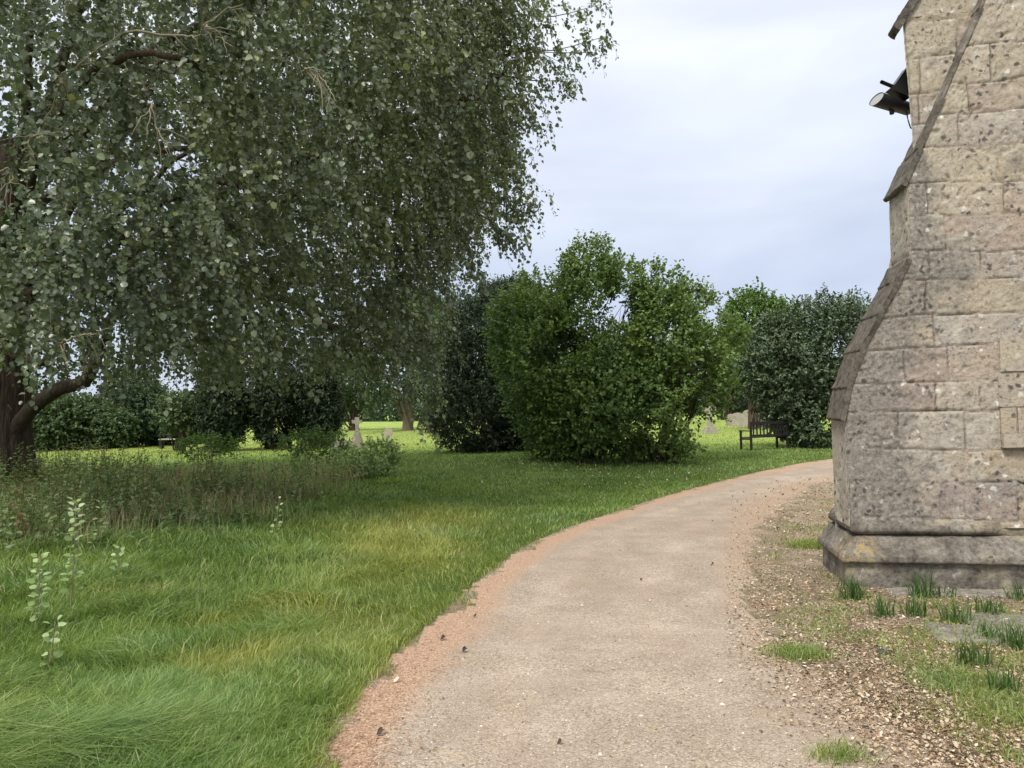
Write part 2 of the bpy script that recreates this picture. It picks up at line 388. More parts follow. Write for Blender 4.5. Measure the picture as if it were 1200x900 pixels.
dL[nv] = dline(Xf[nv], Yf[nv], Lc); dR[nv] = dline(Xf[nv], Yf[nv], Rc)
side = np.zeros(Xf.shape, bool)        # right-hand verge: beyond the right edge
vergepoly = np.vstack([Rc, [[60, 22], [60, -8], [2.6, -8]]])
side[nv] = inside(Xf[nv], Yf[nv], vergepoly)
def dryf(x, y):
    g1 = gnd(480, 650); g2 = gnd(440, 740); g3 = gnd(480, 610)
    r = .85*np.exp(-(((x-g1[0])/.75)**2+((y-g1[1])/1.5)**2)) + .55*np.exp(-(((x-g3[0])/1.2)**2+((y-g3[1])/1.6)**2)) + .4*np.exp(-(((x-g2[0])/.4)**2+((y-g2[1])/.8)**2))
    for px, py, sx, sy in ((345, 718, .3, .2), (262, 775, .35, .25), (250, 735, .2, .15), (160, 705, .4, .12)):
        g = gnd(px, py); r = r+.9*np.exp(-(((x-g[0])/sx)**2+((y-g[1])/sy)**2))
    return np.clip(r*(.5+1.4*fbm(x*1.7, y*1.7, s=9)), 0, 1)
verge = np.where(side | (dR < .6), 1.0, 0.)
vg = verge*np.clip(1.15 - .6*sm(.45, .62, fbm(Xf*1.3, Yf*1.3, s=41))*sm(.3, 1.3, dR), 0, 1)
vg = np.maximum(vg, .8*np.exp(-(dL/.10)**2)*nv)
far = sm(24, 34, np.hypot(Xf, Yf))
def sub(faces, name, attrs, mat):
    u, inv = np.unique(faces, return_inverse=True); inv = inv.reshape(-1, 4)
    o = link(name, mesh_np(name, np.stack([Xf[u], Yf[u], Z[u]], 1), inv, attrs={k: v[u] for k, v in attrs.items()}, mat=mat)); o['kind'] = 'structure'; return o
sub(Q[~isp], 'ground', dict(verge=vg, dry=dryf(Xf, Yf), far=far), M['ground'])
wL = .20 + .26*fbm(Xf*.8, Yf*.8, s=77)
edge = np.exp(-(dL/wL)**2)*1.0 + .15*sm(14, 19, Yf)*np.exp(-(dL/1.6)**2)
vedge = np.exp(-(dR/(.42+.5*sm(8, 13, Yf)))**2)*(.55+.2*sm(6, 10, Yf))
sub(Q[isp], 'path', dict(edge=edge, vedge=vedge, track=np.exp(-((dL/(dL+dR)-.30)/.06)**2)+np.exp(-((dL/(dL+dR)-.66)/.07)**2)), M['path'])

# ------------------------------------------------------------------ the church buttress
TH = radians(10)
ud = np.array([cos(TH), -sin(TH), 0]); nd = np.array([-sin(TH), -cos(TH), 0]); zd = np.array([0, 0, 1.])
C0 = gnd(993, 688); C0[2] = 0
PL = .11
W0 = C0 - nd*PL + ud*PL          # wall corner (plinth is proud on both faces)
W0[2] = 0
def FP(px, py, off=0.):
    v = ray(px, py); o = W0 + nd*off; t = ((o-EYE)@nd)/(v@nd); p = EYE+v*t - W0; return p@ud, p[2]
def WP(u, v, off=0): return W0 + ud*np.asarray(u)[..., None] + zd*np.asarray(v)[..., None] + nd*np.asarray(off)[..., None]
prof = [FP(995, 606), FP(990, 487), FP(997, 452), FP(1012, 409), FP(1034, 367), FP(1055, 327), FP(1066, 304), FP(1063, 212), FP(1147, 14)]
pv = np.array([p[1] for p in prof]); pu = np.array([p[0] for p in prof])
print('buttress profile', np.round(pu, 2), np.round(pv, 2))
TOPV = 8.2
slope_top = (pu[-1]-pu[-2])/(pv[-1]-pv[-2])
pv = np.concatenate([[0.], pv, [pv[-1]+.9, TOPV]]); pu = np.concatenate([[pu[0]], pu, [pu[-1]+.9*slope_top, pu[-1]+.9*slope_top]])
def uleft(v): return np.interp(v, pv, pu)
UR = 4.2; TT = .52
but = thing('church_buttress', W0, 'tall lichen-spotted limestone church buttress with stepped weatherings and moulded plinth beside the path', 'church')
# masonry layout
vb = [0., .30, pv[1]]
r2 = np.random.default_rng(4)
courses = [.0, .57]
v = .57
while v < TOPV: v += r2.uniform(.235, .33); courses.append(v)
courses = np.array(courses)
joints = []
for i in range(len(courses)-1):
    u = -.4 + r2.uniform(.1, .6); js = []
    while u < UR+1: js.append(u); u += r2.uniform(.3, .95)
    joints.append(np.array(js))
def masonry(u, v, seed=0):
    uw = u + (fbm(u*3, v*3, s=90+seed)-.5)*.05; vw = v + (fbm(u*1.6, v*1.6, s=95+seed)-.5)*.075 + (fbm(u*9, v*9, s=97+seed)-.5)*.012
    ci = np.clip(np.searchsorted(courses, vw)-1, 0, len(courses)-2)
    dv = np.minimum(vw-courses[ci], courses[ci+1]-vw)
    bi = np.zeros(u.shape, int); du = np.full(u.shape, 9.)
    for k in range(len(courses)-1):
        mk = ci == k
        if not mk.any(): continue
        js = joints[k]; b = np.searchsorted(js, uw[mk]); bi[mk] = b
        lo = np.where(b > 0, js[np.clip(b-1, 0, len(js)-1)], -9); hi = np.where(b < len(js), js[np.clip(b, 0, len(js)-1)], 99)
        du[mk] = np.minimum(uw[mk]-lo, hi-uw[mk])
    d = np.minimum(dv, du)
    tone = _h(ci*1., bi*1., np.zeros(u.shape), 5+seed)
    return d, tone
def relief(u, v, seed=0):
    d, tone = masonry(u, v, seed)
    vis = sm(.30, .52, fbm(u*2.2, v*2.2, s=60+seed))       # in places the joints are flush
    jt = (1-sm(.002, .0085, d))*(.12+.88*vis)
    h = -.010*jt + (tone-.5)*.006 - .003*(1-sm(0, .02, d))*vis
    h = h + (fbm(u*7, v*7, s=50+seed)-.5)*.015 + (fbm(u*28, v*28, s=51+seed, o=3)-.5)*.014
    pit = sm(.70, .82, fbm(u*16, v*16, s=70+seed, o=3)); h = h - pit*.012
    return h, jt, tone
def facegrid(name, v0, v1, u1, du, off, seed, mat, parent, ul=uleft, staindark=True, stainfn=None):
    nv_ = int((v1-v0)/du)+1; vv = np.linspace(v0, v1, nv_); nu = int((u1-ul(vv).min())/du)
    s = np.linspace(0, 1, nu); V_, S_ = np.meshgrid(vv, s, indexing='ij'); U_ = ul(V_)+(u1-ul(V_))*S_
    h, jt, tone = relief(U_, V_, seed)
    edge_ = U_-ul(V_); h = h - .014*(1-sm(0, .035, edge_))*(.5+fbm(U_*6, V_*6, s=12))
    P = WP(U_, V_, off+h)
    I = np.arange(P.shape[0]*P.shape[1]).reshape(P.shape[:2])
    Q = np.stack([I[:-1, :-1], I[:-1, 1:], I[1:, 1:], I[1:, :-1]], -1).reshape(-1, 4)
    st = stainfn(U_, V_, edge_) if stainfn else np.zeros_like(U_)
    me = mesh_np(name, P.reshape(-1, 3), Q, attrs=dict(joint=jt.ravel(), tone=tone.ravel(), stain=st.ravel(), ochre=np.zeros(st.size)), mat=mat)
    return me
def stA(U_, V_, e):
    s = 1.05*np.exp(-(e/.30)**2)*sm(pv[2]-1.1, pv[2]-.3, V_)*(1-sm(pv[7]-.1, pv[7]+.3, V_)) + .5*np.exp(-(e/.30)**2)*(V_ < pv[2])
    s += .30*np.exp(-((V_-2.75)/.35)**2)*np.exp(-((U_-.55)/.5)**2)
    s += .45*np.exp(-((U_-.62)/.13)**2)*sm(2.6, 3.2, V_)*(1-sm(4.4, 5.2, V_))
    s += .28*(1-sm(.6, 1.5, V_))
    s += .16 + .35*np.exp(-(e/.5)**2)*(1-sm(2.2, 3.0, V_)) 
    return s
def merge(parts):
    Vs = []; Qs = []; Ts = []; off = 0; at_ = {}
    for V_, Q_, T_, A_ in parts:
        V_ = np.asarray(V_).reshape(-1, 3); Vs.append(V_); Qs.append(np.asarray(Q_).reshape(-1, 4)+off)
        if T_ is not None and len(T_): Ts.append(np.asarray(T_)+off)
        off += len(V_)
        for k, a in A_.items(): at_.setdefault(k, []).append(np.broadcast_to(np.asarray(a, float), (len(V_),)) if np.ndim(a) == 0 else np.asarray(a).ravel())
    return np.concatenate(Vs), np.concatenate(Qs), (np.concatenate(Ts) if Ts else None), {k: np.concatenate(a) for k, a in at_.items()}
def gridq(nr, nc):
    I = np.arange(nr*nc).reshape(nr, nc); return np.stack([I[:-1, :-1], I[:-1, 1:], I[1:, 1:], I[1:, :-1]], -1).reshape(-1, 4)
def sidewall(vv, ul, t0, t1, off, step=.03, seed=9, splay=0.):       # face at the left end running back from the front plane
    tt = np.linspace(t0, t1, max(2, int((t1-t0)/step)+1)); V_, T_ = np.meshgrid(vv, tt, indexing='ij')
    h, jt, tone = relief(T_+10, V_, seed)
    h = h - .012*(1-sm(0, .03, T_-t0)); U_ = ul(V_) - h + splay*(T_-t0)
    P = WP(U_, V_, off-T_)
    return P.reshape(-1, 3), gridq(*P.shape[:2])[:, ::-1], None, dict(joint=jt.ravel(), tone=.75+tone.ravel()*.2, stain=np.full(jt.size, .12), ochre=np.zeros(jt.size))
def front(v0, v1, u1, du, off, seed, ul, stf):
    nv_ = int((v1-v0)/du)+1; vv = np.linspace(v0, v1, nv_); nu = int((u1-ul(vv).min())/du)
    s = np.linspace(0, 1, nu)**1.25; V_, S_ = np.meshgrid(vv, s, indexing='ij'); U_ = ul(V_)+(u1-ul(V_))*S_
    h, jt, tone = relief(U_, V_, seed); e = U_-ul(V_)
    h = h - .012*(1-sm(0, .03, e))
    P = WP(U_, V_, off+h); st = stf(U_, V_, e)
    return P.reshape(-1, 3), gridq(*P.shape[:2]), None, dict(joint=jt.ravel(), tone=tone.ravel(), stain=st.ravel(), ochre=np.zeros(jt.size))
def quad(*pts):
    return np.array(pts), [[0, 1, 2, 3]], None, dict(joint=0., tone=.3, stain=.2, ochre=0.)
def sw_all():
    res = [front(.5, TOPV, 2.0, .0125, 0, 0, uleft, stA)]
    vv = np.linspace(.5, TOPV, 300)
    res.append(sidewall(vv, uleft, 0, TT, 0))
    # far part of the front, beyond the frame, coarser, and the back of the buttress
    def ul2(v): return np.full(np.shape(v), 2.0)
    res.append(front(.5, TOPV, UR, .03, 0, 0, ul2, stA))
    V2, T2 = np.meshgrid(np.linspace(0, TOPV, 40), [0, 1], indexing='ij'); U2 = np.where(T2 == 0, uleft(V2), UR)
    P = WP(U2, V2, -TT); res.append((P.reshape(-1, 3), gridq(*P.shape[:2])[:, ::-1], None, dict(joint=0., tone=.4, stain=.2, ochre=0.)))
    res.append(quad(WP(uleft(TOPV), TOPV, 0), WP(UR, TOPV, 0), WP(UR, TOPV, -TT), WP(uleft(TOPV), TOPV, -TT)))
    res.append(quad(WP(UR, .0, 0), WP(UR, .0, -TT), WP(UR, TOPV, -TT), WP(UR, TOPV, 0)))
    return res
V_, Q_, T_, A_ = merge(sw_all())
link('wall', mesh_np('wall', V_, Q_, T_, A_, mat=M['stone']), but)

# tower wall standing behind the buttress
OB = -.16
b0 = FP(1069, 152, OB); b1 = FP(1059, 34, OB)
def ulB(v): return np.interp(v, [0, b0[1], b1[1], 9], [b0[0]+.06, b0[0], b1[0], b1[0]])
def stB(U_, V_, e): return .02 + .5*np.exp(-((U_-b0[0]-.62)/.16)**2)*np.exp(-((V_-b1[1]+.7)/.5)**2)
# below the second weathering the back of the buttress hides it: starts a little lower
vB = pv[8]-.25
resB = [front(vB, b1[1]+.1, UR, .0145, OB, 3, ulB, stB), sidewall(np.linspace(vB, b1[1]+.1, 60), ulB, 0, .5, OB, seed=14, splay=.46)]
u2 = b1[0]+.34; vtop = 9.2
def ulC(v): return np.interp(v, [b1[1]+.1, b1[1]+.62, 20], [b1[0]+.02, u2, u2])
resB += [front(b1[1]+.1, vtop, UR, .04, OB, 5, ulC, stB), sidewall(np.linspace(b1[1]+.1, vtop, 60), ulC, 0, .5, OB, seed=15, splay=.46)]
resB.append(quad(WP(u2, vtop, OB), WP(UR, vtop, OB), WP(UR, vtop, OB-.6), WP(u2+.15, vtop, OB-.6)))
resB.append(quad(WP(UR, 0, OB-.6), WP(u2+.15, 0, OB-.6), WP(u2+.15, vtop, OB-.6), WP(UR, vtop, OB-.6)))
V_, Q_, T_, A_ = merge(resB)
link('tower_wall', mesh_np('tower_wall', V_, Q_, T_, A_, mat=M['stone']), but)

# sloping weathering slabs: slightly sagging stones laid up the slope, each overlapping the next
def slab(uv0, uv1, t0, t1, thick, nose, over, seed, name='weathering_slab', mat=None):
    a = np.array(uv0); b = np.array(uv1); d = (b-a); L = np.linalg.norm(d); d = d/L; n = np.array([-d[1], d[0]])   # n points up-left
    if n[0] > 0: n = -n
    a = a - d*nose; L = L+nose
    ns, nt = max(4, int(L/.022)), max(4, int((t1-t0+over)/.03))
    ring = []
    # cross-section ring in (along, normal): bottom-front, nose, top ...
    ss = np.linspace(0, L, ns); prof_ = [(0, -.012)] + [(0, thick*.45), (.012, thick)] + [(s_, thick*(1-.30*s_/L)) for s_ in ss[1:]] + [(L, -.02)]
    prof_ = np.array(prof_); tt = np.linspace(t0-over, t1, nt)
    PU = a[0]+d[0]*prof_[:, 0][:, None]+n[0]*prof_[:, 1][:, None]; PV = a[1]+d[1]*prof_[:, 0][:, None]+n[1]*prof_[:, 1][:, None]
    Tm = np.broadcast_to(tt, (len(prof_), nt))
    q = (fbm(prof_[:, 0][:, None]*9+seed, Tm*9+seed, s=seed)-.5)*.022 + (fbm(prof_[:, 0][:, None]*34, Tm*34, s=seed+3)-.5)*.012
    PU = PU+n[0]*q; PV = PV+n[1]*q
    P = WP(PU, PV, -Tm + (fbm(PU*12, PV*12, s=seed+8)-.5)*.02*(np.arange(nt)[None, :] == 0))
    Pn = P.reshape(-1, 3); Qn = gridq(len(prof_), nt)
    # front end cap
    m_ = len(prof_); cc = P[:, 0, :].mean(0); Vc = np.concatenate([P[:, 0, :], [cc]]); Tc = [[i, m_, (i+1) % m_] for i in range(m_)]
    V_, Q_, T_, A_ = merge([(Pn, Qn, None, {}), (Vc, np.zeros((0, 4), int), Tc, {})])
    k = len(V_); A_ = dict(joint=np.zeros(k), tone=np.full(k, _h(np.array([seed*1.]), np.array([0.]), np.array([0.]), 1)[0]), stain=np.full(k, .35), ochre=np.zeros(k))
    link(name, mesh_np(name, V_, Q_, T_, A_, smooth=True, mat=mat or M['slab']), but)
for k in range(2, 7): slab((pu[k], pv[k]), (pu[k+1], pv[k+1]), 0, TT+.02, .034, .035 if k > 2 else .05, .012, 30+k)
n2 = 5; A2 = np.array([pu[8], pv[8]]); B2 = np.array([pu[10], pv[10]])
cuts = [0, .12, .30, .47, .63, .82, 1.]
for k in range(len(cuts)-1): slab(A2+(B2-A2)*cuts[k], A2+(B2-A2)*cuts[k+1], 0, TT+.02 if k == 0 else .40, .030-.002*k if k < 2 else .017, .05 if k == 0 else .02, .012 if k < 2 else .006, 50+k, mat=M['slabthin' if k > 1 else 'slab'])
# coping of the tower buttress at the top
slab((b1[0]+.02, b1[1]+.10), (u2, b1[1]+.62), -OB, -OB+.16, .06, .13, .03, 71, 'coping')

# plinth + mouldings swept round the corner
def sweep(name, prof_, u_end, mat, seed, och=None, du=.018, broken=None, noise=.010):
    prof_ = np.array(prof_); fine_ = []
    for i in range(len(prof_)-1):
        k = max(1, int(np.linalg.norm(prof_[i+1]-prof_[i])/.014)); fine_ += [prof_[i]+(prof_[i+1]-prof_[i])*j/k for j in range(k)]
    fine_.append(prof_[-1]); fine_ = np.array(fine_); p = fine_[:, 0]; v_ = fine_[:, 1]
    us = np.arange(u_end, 0, -du); ts = np.arange(0, TT+.3, du)
    rows = []; key = []
    for u in us: rows.append((u, 0, 0)); key.append(u)
    for t in ts: rows.append((None, t, 0)); key.append(-t)
    key = np.array(key)
    Pm, K = np.meshgrid(p, key, indexing='xy')      # rows: along; cols: profile
    Vm = np.broadcast_to(v_, Pm.shape)
    q = (fbm(K*5+30, Vm*5, s=seed)-.5)*noise*1.8 + (fbm(K*26+30, Vm*26, s=seed+2)-.5)*noise*1.1
    jt = np.zeros_like(K); 
    for jx in (-.30, .93, 1.95, 3.0): jt = np.maximum(jt, 1-sm(.003, .010, np.abs(K-jx+.02*np.sin(Vm*25))))
    Pm = Pm + q - .006*jt
    if broken is not None: Pm = np.where(K > broken, Pm*(1-sm(broken, broken+.25, K))+.0*Pm - .012*sm(broken, broken+.25, K), Pm)
    out = np.zeros(Pm.shape+(3,)); nu_ = len(us)
    for r in range(len(key)):
        if r < nu_: out[r] = WP(np.maximum(us[r], -Pm[r]), Vm[r], Pm[r])
        elif r == nu_: out[r] = WP(-Pm[r], Vm[r], Pm[r])
        else: out[r] = WP(-Pm[r], Vm[r], -(key[r]*-1)+0*Pm[r])
    k = out.shape[0]*out.shape[1]
    oc = np.zeros_like(K)
    if och: oc = np.exp(-((K-.05)/.12)**2)*np.ones_like(K) + .5*np.exp(-((K+.05)/.2)**2)
    tone = .5+.5*np.sin(np.floor((K+5)/1.0)*2.1)
    st = .05+1.0*fbm(K*1.6, Vm*1.6, s=seed+5)+.25*sm(.45, .6, fbm(K*3, Vm*6, s=seed+9))
    Q_ = gridq(*out.shape[:2])
    me = mesh_np(name, out.reshape(-1, 3), Q_, attrs=dict(joint=jt.ravel(), tone=(tone*.9).ravel(), stain=st.ravel(), ochre=np.clip(oc, 0, 1).ravel()), mat=mat)
    return link(name, me, but)
z_l = FP(993, 660, PL+.05)[1]; z_t = FP(997, 628, .03)[1]; z_r0 = FP(997, 624, .02)[1]; z_r1 = FP(997, 610, .02)[1]
print('plinth', z_l, z_t, z_r0, z_r1)
sweep('plinth', [(PL, -.12), (PL, z_l-.02), (PL-.0, z_l+.02)], UR, M['plinth'], 201)
sweep('plinth_moulding', [(PL-.01, z_l+.002), (PL+.035, z_l), (PL+.045, z_l+.012), (PL+.04, z_l+.055), (.085, z_t-.075), (.045, z_t-.012), (.01, z_t), (-.02, z_t+.01)], UR, M['plinth'], 211, och=True)
sweep('roll_moulding', [(-.02, z_r0-.02), (.018, z_r0-.012), (.042, z_r0+.008), (.05, z_r0+.03), (.04, z_r0+.055), (.012, z_r1-.005), (-.02, z_r1+.01)], UR, M['plinth'], 221, broken=1.0, noise=.014)

# window: jamb stones and sill near the right edge of the photograph
def boxmesh(u0, u1, v0, v1, o0, o1, seed, cell=.02):
    parts = []
    def face(fn, na, nb):
        a = np.linspace(0, 1, na); b = np.linspace(0, 1, nb); A, B = np.meshgrid(a, b, indexing='ij'); P = fn(A, B)
        parts.append((P.reshape(-1, 3), gridq(na, nb), None, {}))
    nu = max(2, int((u1-u0)/cell)); nv_ = max(2, int((v1-v0)/cell)); no = max(2, int(abs(o1-o0)/cell))
    U = lambda a: u0+(u1-u0)*a; V = lambda a: v0+(v1-v0)*a; O = lambda a: o0+(o1-o0)*a
    def nz(P): 
        q = (fbm(P[..., 0]*9+seed, P[..., 2]*9, P[..., 1]*9, s=seed)-.5)*.016; return P + q[..., None]*nd + q[..., None]*zd*.5
    face(lambda A, B: nz(WP(U(B), V(A), o1+0*A)), nv_, nu)
    face(lambda A, B: nz(WP(U(B), v1+0*A, O(1-A))), no, nu)
    face(lambda A, B: nz(WP(U(B), v0+0*A, O(A))), no, nu)
    face(lambda A, B: nz(WP(u0+0*A, V(A), O(B))), nv_, no)
    face(lambda A, B: nz(WP(u1+0*A, V(A), O(1-B))), nv_, no)
    V_, Q_, T_, _ = merge(parts); k = len(V_)
    return mesh_np('b', V_, Q_, T_, dict(joint=np.zeros(k), tone=np.full(k, (seed*.37) % 1), stain=np.full(k, .1), ochre=np.zeros(k)), mat=M['stone'])
wu0, wv0 = FP(1172, 508); _, wv1 = FP(1172, 478)
ws = link('window_surround', boxmesh(wu0, wu0+.115, wv0+.004, wv1, -.02, .03, 3), but)
link('window_surround', boxmesh(wu0+.135, wu0+.55, wv0+.004, wv1+.0, -.02, .025, 4), but)
sl = boxmesh(wu0+.0, wu0+1.1, wv0-.115, wv0, -.02, .065, 6); o = link('sill', sl, but)
for k in range(2): link('window_surround', boxmesh(wu0+.02*k, wu0+.3, wv1+.01+.3*k, wv1+.29+.3*k, -.02, .012, 8+k), but)

# ------------------------------------------------------------------ security light on the tower
def obj_join(name, parts, mat, parent, smooth=False):
    V_, Q_, T_, A_ = merge([(p[0], p[1] if len(p[1]) else np.zeros((0, 4), int), p[2], {}) for p in parts]); return link(name, mesh_np(name, V_, Q_, T_, smooth=smooth, mat=mat), parent)
def box_pts(c, ax, ay, az, s):
    c = np.array(c); V_ = [c+ax*s[0]*i+ay*s[1]*j+az*s[2]*k for i in (-.5, .5) for j in (-.5, .5) for k in (-.5, .5)]
    return np.array(V_), np.array([[0, 1, 3, 2], [4, 6, 7, 5], [0, 4, 5, 1], [2, 3, 7, 6], [0, 2, 6, 4], [1, 5, 7, 3]]), None
DL = 7.15
e0 = at(1027, 116, DL-.12); e1 = at(1066, 128, DL+.12)
lt = thing('security_light', at(1064, 125, DL+.1), 'black tubular security light with pale slanted end fixed high on the tower wall', 'light')
ax = nrm(e1-e0); L = np.linalg.norm(e1-e0)
A1 = nrm(np.cross(ax, zd)); B1 = np.cross(A1, ax)
if B1[2] < 0: B1 = -B1
R_ = .068; k = 24; an = np.arange(k)*2*pi/k; rings = []
for s_, slant, r in ((0, 1, R_), (.02, 1, R_), (.10, .0, R_), (L*.6, 0, R_), (L*.62, 0, R_*.9), (L*.95, 0, R_*.9), (L*1.0, 0, R_*.7)):
    rings.append([e0 + ax*(s_ + slant*.045*np.sin(a)) + A1*cos(a)*r + B1*sin(a)*r for a in an])
V_ = np.array(rings).reshape(-1, 3); nr = len(rings); I = np.arange(nr*k).reshape(nr, k)
Q_ = np.stack([I[:-1], np.roll(I[:-1], -1, 1), np.roll(I[1:], -1, 1), I[1:]], -1).reshape(-1, 4)
link('housing', mesh_np('housing', V_, Q_, smooth=True, mat=M['black']), lt)
lens = np.array([e0 + ax*(.008 + .045*sin(a)) + A1*cos(a)*R_*.97 + B1*sin(a)*R_*.97 for a in an]+[e0+ax*.008])
link('lens', mesh_np('lens', lens, None, [[i, (i+1) % k, k] for i in range(k)], smooth=False, mat=M['glassy']), lt)
p = [at(1060, 81, DL), at(1046, 101, DL), at(1040, 106, DL), at(1064, 116, DL), at(1066, 96, DL)]
tri = np.array(p); V_ = np.concatenate([tri+np.array([0, -.05, 0]), tri+np.array([0, .05, 0])]); n5 = 5
Q_ = [[i, (i+1) % 5, (i+1) % 5+5, i+5] for i in range(5)]; T_ = [[0, 1, 4], [1, 2, 3], [1, 3, 4], [5, 9, 6], [6, 8, 7], [6, 9, 8]]
link('bracket', mesh_np('bracket', V_, Q_, T_, smooth=False, mat=M['black']), lt)
V_, Q_, T_ = tubes([[at(1033, 96, DL-.1), at(1045, 101, DL-.02), at(1052, 104, DL)]], [[.018, .018, .018]], 10)
link('sensor', mesh_np('sensor', V_, Q_, T_, mat=M['black']), lt)
for q_ in ([e0+ax*L*.45-B1*.07, e0+ax*L*.45-B1*.10], [e0+ax*L*.75+B1*.05, e0+ax*L*.8+B1*.16]):
    V_, Q_, T_ = tubes([q_], [[.022, .02]], 10); link('bolt', mesh_np('bolt', V_, Q_, T_, mat=M['black']), lt)

V_, Q_, T_ = tubes([curve([e0+ax*L*.9, at(1064, 140, DL), at(1069, 150, DL-.02), at(1073, 120, DL-.03), at(1078, 60, DL-.02)], 24)], [np.full(24, .006)], 6); link('cable', mesh_np('cable', V_, Q_, T_, mat=M['black']), lt)
# ------------------------------------------------------------------ foliage generators
def bump_dir(dirs, seed, amp, f=2.2):
    return 1 + amp*(fbm(dirs[:, 0]*f+seed, dirs[:, 1]*f, dirs[:, 2]*f, s=seed)-.5)*2
def sample_blobs(blobs, n, seed, amp=.22, shell=.28):
    """blobs: list of (centre, radii). returns points near the surface and the outward direction"""
    w = np.array([np.prod(b[1])**(2/3) for b in blobs]); w = w/w.sum(); P = []; D = []
    for i, (c, r) in enumerate(blobs):
        k = int(n*w[i])+1; d = rdir(k); rr = 1-np.abs(rng.normal(size=k))*shell; rr = np.clip(rr, .05, 1.04)
        b = bump_dir(d, seed+i*3.7, amp); r = np.array(r)
        P.append(np.array(c)+d*r*(rr*b)[:, None]); D.append(nrm(d/r))
    P = np.concatenate(P); D = np.concatenate(D)
    # drop most points that lie deep inside another blob
    deep = np.zeros(len(P), bool)
    for c, r in blobs: deep |= (np.sum(((P-np.array(c))/np.array(r))**2, 1) < .36)
    keep = ~deep | (rng.random(len(P)) < .15)
    return P[keep], D[keep]
def sprigs(P, D, nleaf, ln, leafL, leafW, up=.45, droop=0., jit=.5, fold=.15):
    """each sprig: a little shoot carrying nleaf leaves"""
    n = len(P); d = nrm(D*.7+np.array([0, 0, up])+rdir(n)*jit); l = ln*(.6+.8*rng.random(n))
    t = (np.arange(nleaf)+.5)/nleaf; t = np.broadcast_to(t, (n, nleaf)) + (rng.random((n, nleaf))-.5)*.6/nleaf
    pos = P[:, None, :]+d[:, None, :]*(l[:, None]*t)[..., None]; pos[..., 2] -= droop*(t**2)*l[:, None]
    ax = nrm(d[:, None, :]*.55+rng.normal(size=(n, nleaf, 3))*.62+np.array([0, 0, -.12]))
    nn = nrm(np.array([0, 0, 1.])*.75+D[:, None, :]*.45+rng.normal(size=(n, nleaf, 3))*.42)
    size = .65+.6*rng.random((n, nleaf)); base = rng.random(n)[:, None]
    rnd = np.clip(.55*base+.45*rng.random((n, nleaf)), 0, 1)
    pos = pos.reshape(-1, 3); k = len(pos)
    V_, Q_ = leafgeo(pos, ax.reshape(k, 3), nn.reshape(k, 3), leafL*size.reshape(k), leafW*size.reshape(k), fold)
    return V_, Q_, np.repeat(rnd.reshape(k), 6), (P, P+d*l[:, None])
def gapmask(P, f, thr, seed, soft=.04):
    n_ = fbm(P[:, 0]*f, P[:, 1]*f, P[:, 2]*f, s=seed, o=2); return n_ > thr + (rng.random(len(P))-.5)*soft

def branch_set(base, blobs, n, r0, seed, zmin=.0, k=9, spread=.25):
    """stems from base into the blobs"""
    r = np.random.default_rng(seed); P = []; R = []
    for i in range(n):
        c, rad = blobs[r.integers(len(blobs))]; tgt = np.array(c)+nrm(r.normal(size=3))*np.array(rad)*.5
        s = np.array(base)+np.array([r.normal()*spread, r.normal()*spread, zmin])
        if tgt[2] < s[2]+.2: tgt[2] = s[2]+.2+r.random()
        mid = s*.5+tgt*.5+np.array([r.normal()*.2, r.normal()*.2, .12*np.linalg.norm(tgt-s)])
        q = curve([s, mid, tgt], k); q[1:-1] += r.normal(size=(k-2, 3))*.03; P.append(q); R.append(np.linspace(1, .12, k)**.8*r0*r.uniform(.6, 1.1))
    return tubes(P, R, 6)
def bush(name, base, blobs, n, leaf, mat, label, cat, group=None, nleaf=8, ln=.35, seed=1, gap=(1.1, .43), up=.45, stems=14, stemr=.05, stemmat='bark', amp=.22, shell=.36, stemname='stem', crown='foliage', trunk=None, droop=0., jit=.5):
    t = thing(name, base, label, cat, group)
    P, D = sample_blobs(blobs, n, seed, amp, shell)
    P = P[:]; k = gapmask(P, gap[0], gap[1], seed+5); P = P[k]; D = D[k]
    g = H(P[:, 0], P[:, 1]); ok = P[:, 2] > g+.08; P = P[ok]; D = D[ok]
    V_, Q_, rnd, (s0, s1) = sprigs(P, D, nleaf, ln, leaf[0], leaf[1], up, droop, jit)
    link(crown, mesh_np(crown, V_, Q_, attrs=dict(rnd=rnd), mat=M[mat]), t)
    if stems:
        V_, Q_, T_ = branch_set(base, blobs, stems, stemr, seed, k=9)
        if trunk:
            tr, th = trunk; q = curve([np.array(base)+[0, 0, -.1], np.array(base)+[tr*.3, 0, th*.5], np.array(base)+[0, 0, th]], 9)
            Va, Qa, Ta = tubes([q], [np.linspace(1.25, .8, 9)*tr], 14)
            V_, Q_, T_, _ = merge([(Va, Qa, Ta, {}), ((V_, Q_, T_) + ({},))])
        link(stemname, mesh_np(stemname, V_, Q_, T_, mat=M[stemmat]), t)
    return t
def B(px, py, d, rx, ry, rd=None):          # blob by where it stands; rx, ry in photo pixels at that depth
    s = d/F; return (at(px, py, d), (rx*s, (rd or (rx+ry)*.5)*s, ry*s))

